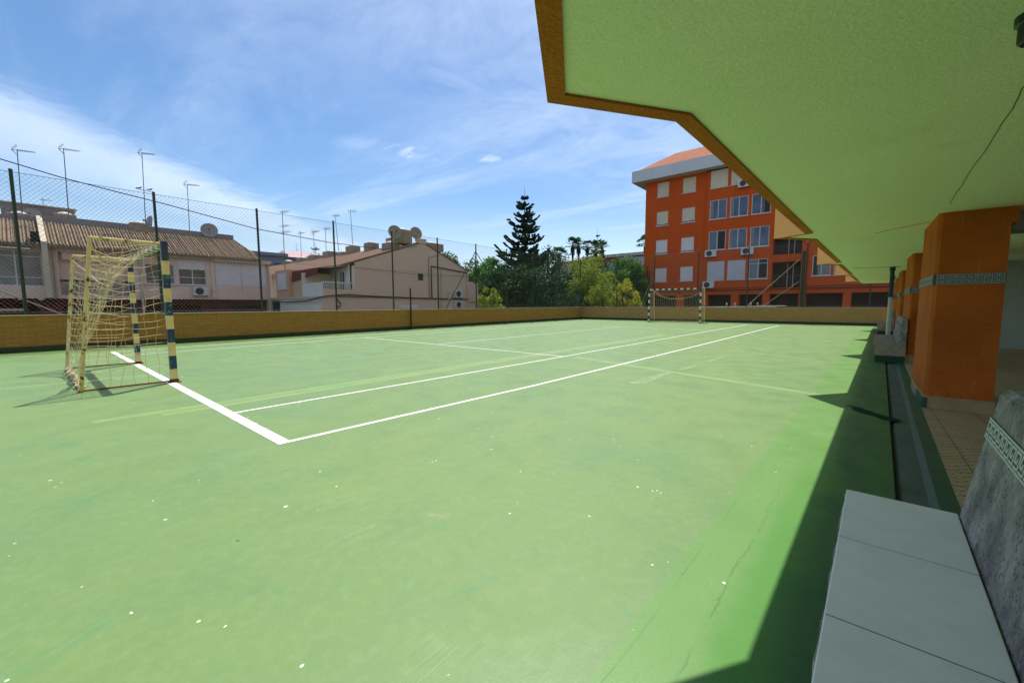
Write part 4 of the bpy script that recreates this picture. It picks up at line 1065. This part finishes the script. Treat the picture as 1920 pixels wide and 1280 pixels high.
gm_ = [(-7.05, -5.1, -1.2, 1.95, 1.0), (-4.5, -2.7, -1.2, 1.95, 1.0), (-2.2, -.2, -1.2, 1.95, 1.0), (.3, 2.6, -1.2, 1.95, 1.0), (3.1, 5.2, -1.2, 1.95, 1.0), (5.8, 8, -1.2, 1.95, 1.)]
f1.punched(-7.42, 10.5, -1.2, 2.25, gm_, .15)
part('brick_wall', f1, m_redb, bb)
part('pipe_ledge', MB(TB_).box(-13.2, 10.5, .16, .24, 2.30, 2.36).box(-13.2, 10.5, .16, .22, 2.50, 2.53), m_redd, bb)
for (a, b, *_r_) in gl_+gm_:
    part('garage_door', MB(TB_).box(a+.02, b-.02, -.6, -.55, -1.2, 1.93), m_redd, bb)
for i, s in enumerate(sills):
    for j, (a, b) in enumerate(left):
        window(bb, TB_, a, b, s, s+1.36, .12, 'shut', 0, sm=m_shutc if i > 1 else m_shut, gap=.10 if i in (1, 2) else .02, part_label=None)
    for j, (a, b) in enumerate(mid):
        if i == 3: window(bb, TB_, a, b, s-.05, s+1.62, .06, 'shut', .15, sm=m_shutc, cols=1)
        elif i == 0 and j < 2: window(bb, TB_, a, b, s-.05, s+1.62, .03, 'shut', .15, sm=m_shutb, cols=1)
        else: window(bb, TB_, a, b, s-.05, s+1.62, .08, 'none', .15, gm=[m_glassb, m_glass, m_glassb][(i+j) % 3], cols=2, rows=(.78,) if i == 0 else None)
    for j, (a, b) in enumerate(far):
        window(bb, TB_, a, b, s+.02, s+1.6, .08, 'none', .15, gm=m_glass, cols=2)
    a, b = log[0]
    lb = MB(TB_); lb.box(a+.01, b-.01, -1.2, -1.0, s-.84, s+1.24); part('loggia_back', lb, m_dark2, bb)
    rl = MB(TB_); rl.box(a, b, .10, .13, s+.12, s+.16)
    for k in range(16): rl.box(a+.05+k*.124, a+.07+k*.124, .105, .125, s-.82, s+.12)
    part('loggia_railing', rl, m_acd, bb)
    part('loggia_window', MB(TB_).box(a+.95, a+1.0, -.95, -.9, s-.8, s+1.2).box(a+1.35, a+1.4, -.95, -.9, s-.8, s+1.2), m_alu, bb)
cn = MB(); cn.box(-14.15, 11, YB-1.05, YB+12, 12.96, 14.02); part('cornice', cn, m_corn, bb)
rf = MB(); 
vs = [(-13.9, YB-.75, 14.03), (11, YB-.75, 14.03), (11, YB+11.7, 14.03), (-13.9, YB+11.7, 14.03), (-10.9, YB+1.6, 15.75), (11, YB+1.6, 15.75), (11, YB+9, 15.75), (-10.9, YB+9, 15.75)]
rf.add(vs, [(0, 1, 5, 4), (3, 0, 4, 7), (2, 3, 7, 6), (4, 5, 6, 7), (1, 2, 6, 5)])
rb = part('roof', rf, m_tileO, bb)
part('chimney', MB().box(-7.6, -6.8, YB+2.2, YB+3, 15.7, 16.9), m_redd, rb)
part('air_gap_trim', MB(TB_).box(-7.43, 10.4, .151, .20, 12.85, 12.95), m_redd, bb)
for (px, py, s_, lab) in ((-6.85, 5.33, 1, 'air conditioner under the open window on the left of the brick block'), (-3.95, 5.30, 1, 'air conditioner with a blue panel, right of centre on the brick block'), (-6.95, 2.55, 1, 'lowest air conditioner on the brick block, just above the ground floor'), (-4.40, 10.98, 1, 'air conditioner under the top shutters, half hidden by the soffit')):
    ac(TB_, px, py, .16, lab, .95, .6)
rp = MB(); rp.box(-2.15, 10.5, YB-1.2, YB-.16, -1.2, 2.28)
# tall pillar and lower wing behind the goal area
part('corner_pillar', MB(TB_).box(-.10, .28, .17, .32, -1.2, 12.9), m_redb, bb)
# second building far right behind: dark ground-floor gallery
# ------------------------------------------------------------------ distant buildings
db1 = thing('distant_apartment_row', 'long pale and red apartment row far beyond the palms', 'building', (-40, 95, -1.2))
T = TY(92); P0 = PX(1040, 480, 92); P1 = PX(1215, 480, 92); zt = PX(1170, 474, 92).z; zb = PX(1170, 515, 92).z
part('wall', MB(T).box(P0.x, P1.x+6, -8, 0, -1.2, zt-.9), m_distred, db1)
part('roof', MB(T).box(P0.x+9, P1.x+6, -8, .9, zt-.9, zt-.2), m_tileO if False else m_stone, db1)
q = PX(1185, 500, 92); part('balcony', MB(T).box(q.x-3.2, q.x+8, .02, .6, zt-3.4, zt-1.2), m_stone, db1)
q = PX(1140, 492, 92); part('glazing', MB(T).box(q.x-1.5, q.x+5.2, .02, .3, zt-4.3, zt-2.2), m_bluep, db1)
q = PX(1070, 492, 92); part('side_wing', MB(T).box(q.x-4.5, q.x+3.2, .02, 2.3, -1.2, zt-2.2), m_stone, db1)
db2 = thing('distant_grey_block', 'mauve-grey block with a pinkish roof showing behind the terraced houses', 'building', (-62, 40, -1.2))
part('wall', MB(TX(-62)).box(12, 35.3, -9, 0, -1.2, 8.3), m_mauve, db2)
part('flat_roof_edge', MB(TX(-62)).box(12, 24.3, -9, .4, 8.3, 8.75), m_mauve, db2)
rf = MB(TX(-62)); rf.add([(24.3, .5, 8.3), (35.6, .5, 8.3), (35.6, -4, 9.9), (25.2, -4, 9.7), (24.3, -8, 8.3), (35.6, -8, 8.3)], [(0, 1, 2, 3), (3, 2, 5, 4), (0, 3, 4), (1, 5, 2), (0, 4, 5, 1)])
part('roof', rf, mat('pinkish_roof', (.50, .33, .32), (.44, .28, .27)), db2)
for y_ in (21.6, 22.9, 23.8): part('window', MB(TX(-62)).box(y_-.4, y_+.4, .01, .08, 6.2, 7.3), m_dark2 if y_ != 22.9 else m_glassb, db2)

# ------------------------------------------------------------------ trees
def leaf_quad(mb, c, s, rnd, up=.3):
    a = Vector((rnd.gauss(0, 1), rnd.gauss(0, 1), rnd.gauss(0, 1)+up)).normalized(); b = a.orthogonal().normalized()
    b = (b*math.cos(rnd.random()*6.28)+a.cross(b)*math.sin(rnd.random()*6.28)).normalized(); d = a.cross(b)
    l = s*rnd.uniform(.7, 1.4); w_ = l*.42
    mb.add([tuple(c-b*l*.5), tuple(c+d*w_*.5), tuple(c+b*l*.5), tuple(c-d*w_*.5)], [(0, 1, 2, 3)])
def clump_tree(name, label, cat, base, h, rx, ry, m, seed, nclump=40, per=95, leaf=.27, trunk=.2, low=.25, group=None, crad=.23, squash=1.):
    rnd = random.Random(seed); b = Vector(base)
    t = thing(name, label, cat, base, group)
    ch = h*(1-low)/2; cc = b+Vector((0, 0, h*low+ch))
    tk = MB(); br = []
    tk.tube([b, b+Vector((rnd.uniform(-.1, .1), rnd.uniform(-.1, .1), h*low)), cc+Vector((0, 0, ch*.3))], trunk, 8, trunk*.35)
    cr = MB()
    for i in range(nclump):
        z = rnd.uniform(-1, 1); th = rnd.uniform(0, 2*PI); rr = math.sqrt(max(0, 1-z*z*.9))*rnd.uniform(.45, 1.)**.5
        c = cc+Vector((rx*rr*math.cos(th), ry*rr*math.sin(th), ch*z*squash*rnd.uniform(.8, 1.05)))
        s = min(rx, ry, ch)*crad*rnd.uniform(.75, 1.5)
        if i % 4 == 0: tk.tube([b+Vector((0, 0, h*low*rnd.uniform(.8, 1.2))), (b+c)/2+Vector((0, 0, h*.12)), c], trunk*.35, 5, .02)
        for k in range(per):
            v = Vector((rnd.gauss(0, 1), rnd.gauss(0, 1), rnd.gauss(0, .8))); v = v.normalized()*s*rnd.random()**.45
            leaf_quad(cr, c+v*1.15, leaf, rnd)
    part('trunk', tk, m_bark, t, smooth=True); part('crown', cr, m, t); return t
def araucaria(name, label, base, h, r, seed, lod=1., m=None, top=0.):
    rnd = random.Random(seed); b = Vector(base); t = thing(name, label, 'tree', base)
    tk = MB(); tk.tube([b, b+Vector((0, 0, h))], .22*h/12, 8, .02)
    cr = MB(); n = int(15.5*lod**.5); 
    for i in range(n):
        f_ = (i+.3)/n; z = h*(.08+.90*f_)+rnd.uniform(-.012, .012)*h; L_ = r*(1-f_)**.85*rnd.uniform(.80, 1.12)+.22
        k = 6 if f_ < .85 else 4
        for j in range(k):
            th = 2*PI*(j+rnd.uniform(-.2, .2))/k+i*.7; d = Vector((math.cos(th), math.sin(th), 0)); Lb = L_*rnd.uniform(.50, 1.2)
            pts = []
            for q in range(7):
                s = q/6; pts.append(b+Vector((0, 0, z))+d*Lb*s+Vector((0, 0, Lb*(.12*s-.34*s*(1-s)+.30*s*s*s))))
            tk.tube(pts, .035*h/12, 4, .01)
            side = Vector((-d.y, d.x, 0))
            nn = int(46*lod*max(.35, Lb/r))
            for q in range(nn):
                s = rnd.uniform(.18, 1); i0 = min(5, int(s*6)); p = pts[i0].lerp(pts[i0+1], s*6-i0)
                wl = Lb*.30*math.sin(PI*min(1, s*.82+.08))*rnd.uniform(.5, 1.1)+.10
                sg = rnd.choice((-1, 1)); e = p+side*sg*wl+d*wl*.55+Vector((0, 0, wl*.32+rnd.uniform(-.05, .08)))
                wd = .05*h/12; up = Vector((0, 0, wd))
                cr.add([tuple(p-up), tuple(p.lerp(e, .55)-up*1.6), tuple(e), tuple(p.lerp(e, .55)+up*1.8), tuple(p+up)], [(0, 1, 2, 3, 4)])
                sd = d*wd*1.3; cr.add([tuple(p-sd), tuple(p.lerp(e, .6)-sd*1.5), tuple(e), tuple(p.lerp(e, .6)+sd*1.5)], [(0, 1, 2, 3)])
    tk.tube([b+Vector((0, 0, h)), b+Vector((0, 0, h+.5*h/12))], .02, 4, .005)
    part('trunk', tk, m_bark, t, smooth=True); part('crown', cr, m or m_arau, t); return t
m_arau = mat_leaf('araucaria_foliage', (.016, .050, .020), (.030, .080, .030), .15)
m_lv_dark = mat_leaf('dark_evergreen_leaves', (.020, .062, .016), (.042, .110, .026), .25)
m_lv_mid = mat_leaf('mid_green_leaves', (.055, .150, .020), (.10, .22, .03), .42)
m_lv_bri = mat_leaf('bright_green_leaves', (.09, .26, .018), (.14, .35, .03), .45)
m_lv_oli = mat_leaf('olive_green_leaves', (.065, .115, .018), (.11, .165, .03), .35)
m_lv_yel = mat_leaf('yellow_green_leaves', (.19, .27, .018), (.32, .38, .03), .45)
m_lv_gol = mat_leaf('golden_leaves', (.38, .40, .02), (.52, .50, .03), .45)
m_palm = mat_leaf('palm_fronds', (.024, .075, .018), (.050, .13, .03), .25, .5)
m_ptrunk = mat('palm_trunk', (.11, .07, .05), (.07, .045, .03), .9, 6, .6, 12, .03)
G = -1.2
def at(px, depth, z=G):
    d = _f+_r2*((px-960)/FPX); d = Vector((d.x, d.y, 0)); d = d/((_f.x*d.x+_f.y*d.y)); q = CAM+d*depth; return (q.x, q.y, z)
def hz_(py, depth): return CAM.z+(571-py)/FPX*depth
araucaria('araucaria', 'tall dark star-shaped araucaria standing alone above the other trees', at(984, 45), hz_(366, 45)-G, 4.1, 11, 1.9)
araucaria('araucaria', 'small araucaria top showing far behind the palms', at(1117, 80), hz_(438, 80)-G, 3.4, 12, 1.0)
araucaria('araucaria', 'tiny araucaria top between the chimneys of the corner house', at(599, 62), hz_(459, 62)-G, 3.4, 13, .7)
def tr(px, depth, top, wpx, m, label, seed, name='tree', cat='tree', group=None, **k):
    rx = wpx/2/FPX*depth; h = hz_(top, depth)-G
    return clump_tree(name, label, cat, at(px, depth), h, rx, rx*k.pop('yr', 1.), m, seed, group=group, **k)
gt = 'trees beyond the far corner of the court'; gs = 'shrubs behind the walls'
tr(860, 44, 478, 90, m_lv_oli, 'olive tree rising behind the right slope of the tan gable', 21, group=gt, nclump=60, low=.3)
tr(927, 46, 488, 70, m_lv_bri, 'bright green tree left of the tall araucaria', 22, group=gt, nclump=55, low=.3)
tr(905, 40, 500, 60, m_lv_mid, 'mid green tree behind the braced fence post', 23, group=gt, nclump=45, low=.2)
tr(948, 37, 506, 78, m_lv_dark, 'dark evergreen tree at the left foot of the tall araucaria', 24, group=gt, nclump=70, low=.08, per=130)
tr(995, 36, 500, 78, m_lv_dark, 'dark evergreen tree directly under the tall araucaria', 25, group=gt, nclump=70, low=.08, per=130)
tr(1038, 37, 508, 70, m_lv_dark, 'dark evergreen tree right of the tall araucaria', 26, group=gt, nclump=60, low=.08, per=130)
tr(1030, 58, 476, 90, m_lv_dark, 'distant dark tree below the leftmost palms', 27, group=gt, nclump=60, low=.2, leaf=.3)
tr(1100, 37, 488, 92, m_lv_yel, 'rounded yellow-green tree behind the far corner of the wall', 28, group=gt, nclump=75, low=.10, per=130, leaf=.18)
tr(1085, 40, 500, 70, m_lv_mid, 'green tree partly hidden behind the rounded yellow-green tree', 29, group=gt, nclump=50, low=.1)
tr(1168, 42, 490, 92, m_lv_mid, 'broad mid green tree left of the brick block', 30, group=gt, nclump=75, low=.1, per=120)
tr(1140, 46, 500, 60, m_lv_dark, 'dark tree between the yellow-green tree and the broad green tree', 33, group=gt, nclump=50, low=.1)
tr(1200, 48, 500, 50, m_lv_oli, 'olive tree touching the left edge of the brick block', 34, group=gt, nclump=50, low=.1)
tr(1070, 35, 545, 60, m_lv_dark, 'low dark shrub at the far corner of the wall', 35, 'shrub', 'shrub', gs, nclump=40, low=.05, leaf=.15)
tr(922, 30, 542, 52, m_lv_yel, 'yellow-green shrub behind the left wall, right of the tan house', 36, 'shrub', 'shrub', gs, nclump=50, low=.05, leaf=.14)
tr(890, 42, 530, 40, m_lv_yel, 'yellowish shrub behind the right end of the tan house', 37, 'shrub', 'shrub', gs, nclump=30, low=.05, leaf=.16)
tr(1128, 33.5, 530, 56, m_lv_yel, 'yellow-green shrub left of the golden one', 38, 'shrub', 'shrub', gs, nclump=50, low=.05, leaf=.14)
tr(1172, 33, 529, 48, m_lv_gol, 'golden yellow shrub left of the far goal', 39, 'shrub', 'shrub', gs, nclump=55, low=.05, leaf=.14)
tr(1190, 34, 545, 30, m_lv_dark, 'small dark shrub beside the leaning tan braces', 40, 'shrub', 'shrub', gs, nclump=25, low=.05, leaf=.15)
tr(985, 70, 505, 160, m_lv_dark, 'wide dark tree filling the distance behind the araucaria', 41, group=gt, nclump=70, low=.05, leaf=.4)
tr(1150, 75, 508, 160, m_lv_mid, 'wide green tree in front of the distant apartment row', 42, group=gt, nclump=70, low=.05, leaf=.4)
def palm(px, depth, top, label, seed, r=1.5, thick=.16):
    rnd = random.Random(seed); b = Vector(at(px, depth)); h = hz_(top, depth)-G-r*.75
    t = thing('palm_tree', label, 'palm tree', tuple(b), 'fan palms in the distance')
    part('trunk', MB().tube([b, b+Vector((.05, .05, h*.5)), b+Vector((0, 0, h))], thick*1.3, 8, thick), m_ptrunk, t, smooth=True)
    cr = MB(); c = b+Vector((0, 0, h))
    for i in range(26):
        th = rnd.uniform(0, 2*PI); el = rnd.uniform(-.6, 1.35); L_ = r*rnd.uniform(.5, .75)
        d = Vector((math.cos(th)*math.cos(el), math.sin(th)*math.cos(el), math.sin(el))); e = c+d*L_
        cr.tube([c, e], .02, 3, cap=False); a = Vector((-math.sin(th), math.cos(th), 0)); u = a.cross(d)
        for j in range(13):
            an = -1.5+3.0*j/12; v = (d*math.cos(an)+a*math.sin(an)); l = r*.52*rnd.uniform(.8, 1.1); tip = e+v*l+Vector((0, 0, -.22*l)); w_ = v.cross(u).normalized()*r*.035
            m_ = e+v*l*.55
            cr.add([tuple(e), tuple(m_-w_), tuple(tip), tuple(m_+w_)], [(0, 1, 2, 3)])
    sk_ = MB()
    for i in range(40):
        th = rnd.uniform(0, 2*PI); z = rnd.uniform(0, r*.9); d = Vector((math.cos(th), math.sin(th), 0)); q = c+Vector((0, 0, -z*.8)); 
        sk_.add([tuple(q+d*thick), tuple(q+d*(thick+.18)+Vector((d.y*.1, -d.x*.1, -.5))), tuple(q+d*(thick+.1)+Vector((-d.y*.1, d.x*.1, -.6)))], [(0, 1, 2)])
    part('crown', cr, m_palm, t); part('dead_frond_skirt', sk_, m_ptrunk, t); return t
palm(1072, 62, 451, 'fan palm of the leading pair, left one', 51, 1.3); palm(1083, 64, 452, 'fan palm of the leading pair, right one', 52, 1.25)
palm(1099, 66, 455, 'fan palm just left of the crowded pair of palms', 53, 1.15); palm(1114, 62, 458, 'broad fan palm below the small araucaria top', 54, 1.35)
palm(1127, 66, 456, 'rightmost fan palm of the group', 55, 1.4); palm(1047, 60, 467, 'shorter fan palm left of the leading pair', 56, 1.35)
palm(1026, 62, 474, 'lowest fan palm, nearest to the araucaria', 57, 1.25); palm(1206, 70, 446, 'fan palm half hidden behind the left edge of the brick block', 58, 1.6)

# ------------------------------------------------------------------ small things by the far wall
jk = thing('scrap_pile', 'white pipes and boards lying on top of the far brick wall right of the goal', 'scrap', TF(FU(-1.5), .07, .932))
mb = MB(TF)
for u, l, n, z in ((-4.2, 1.6, .03, .95), (-3.2, 3.2, .06, .96), (-2.4, 2.6, .10, .985), (-1.5, 2.0, .04, 1.0), (-.9, 1.3, .09, 1.02)):
    mb.box(FU(u), FU(u)+l, n, n+.05, z-.012, z+.016)
part('board', mb, m_cap, jk)
mb = MB()
for u in (-2.6, -2.15, -1.3, -.95):
    c = TF(FU(u), .08, 1.0); mb.tube([c, (c[0], c[1], c[2]+.14)], .02, 6); mb.lathe([(.03, 0), (.045, .04), (.02, .08)], (c[0], c[1], c[2]+.12), 8)
part('fitting', mb, m_cap, jk, smooth=True)
rx_ = MB(); q = at(1182, 30, 0); rx_.lathe([(.42, 0), (.46, .05), (.40, .5), (.46, .55), (.40, 1.75), (.46, 1.8), (.30, 2.05), (0.02, 2.12)], (q[0], q[1], -1.2), 16)
single('red_drum', rx_, m_red, 'red object just showing above the far wall, left of the far goal', 'drum', smooth=True)
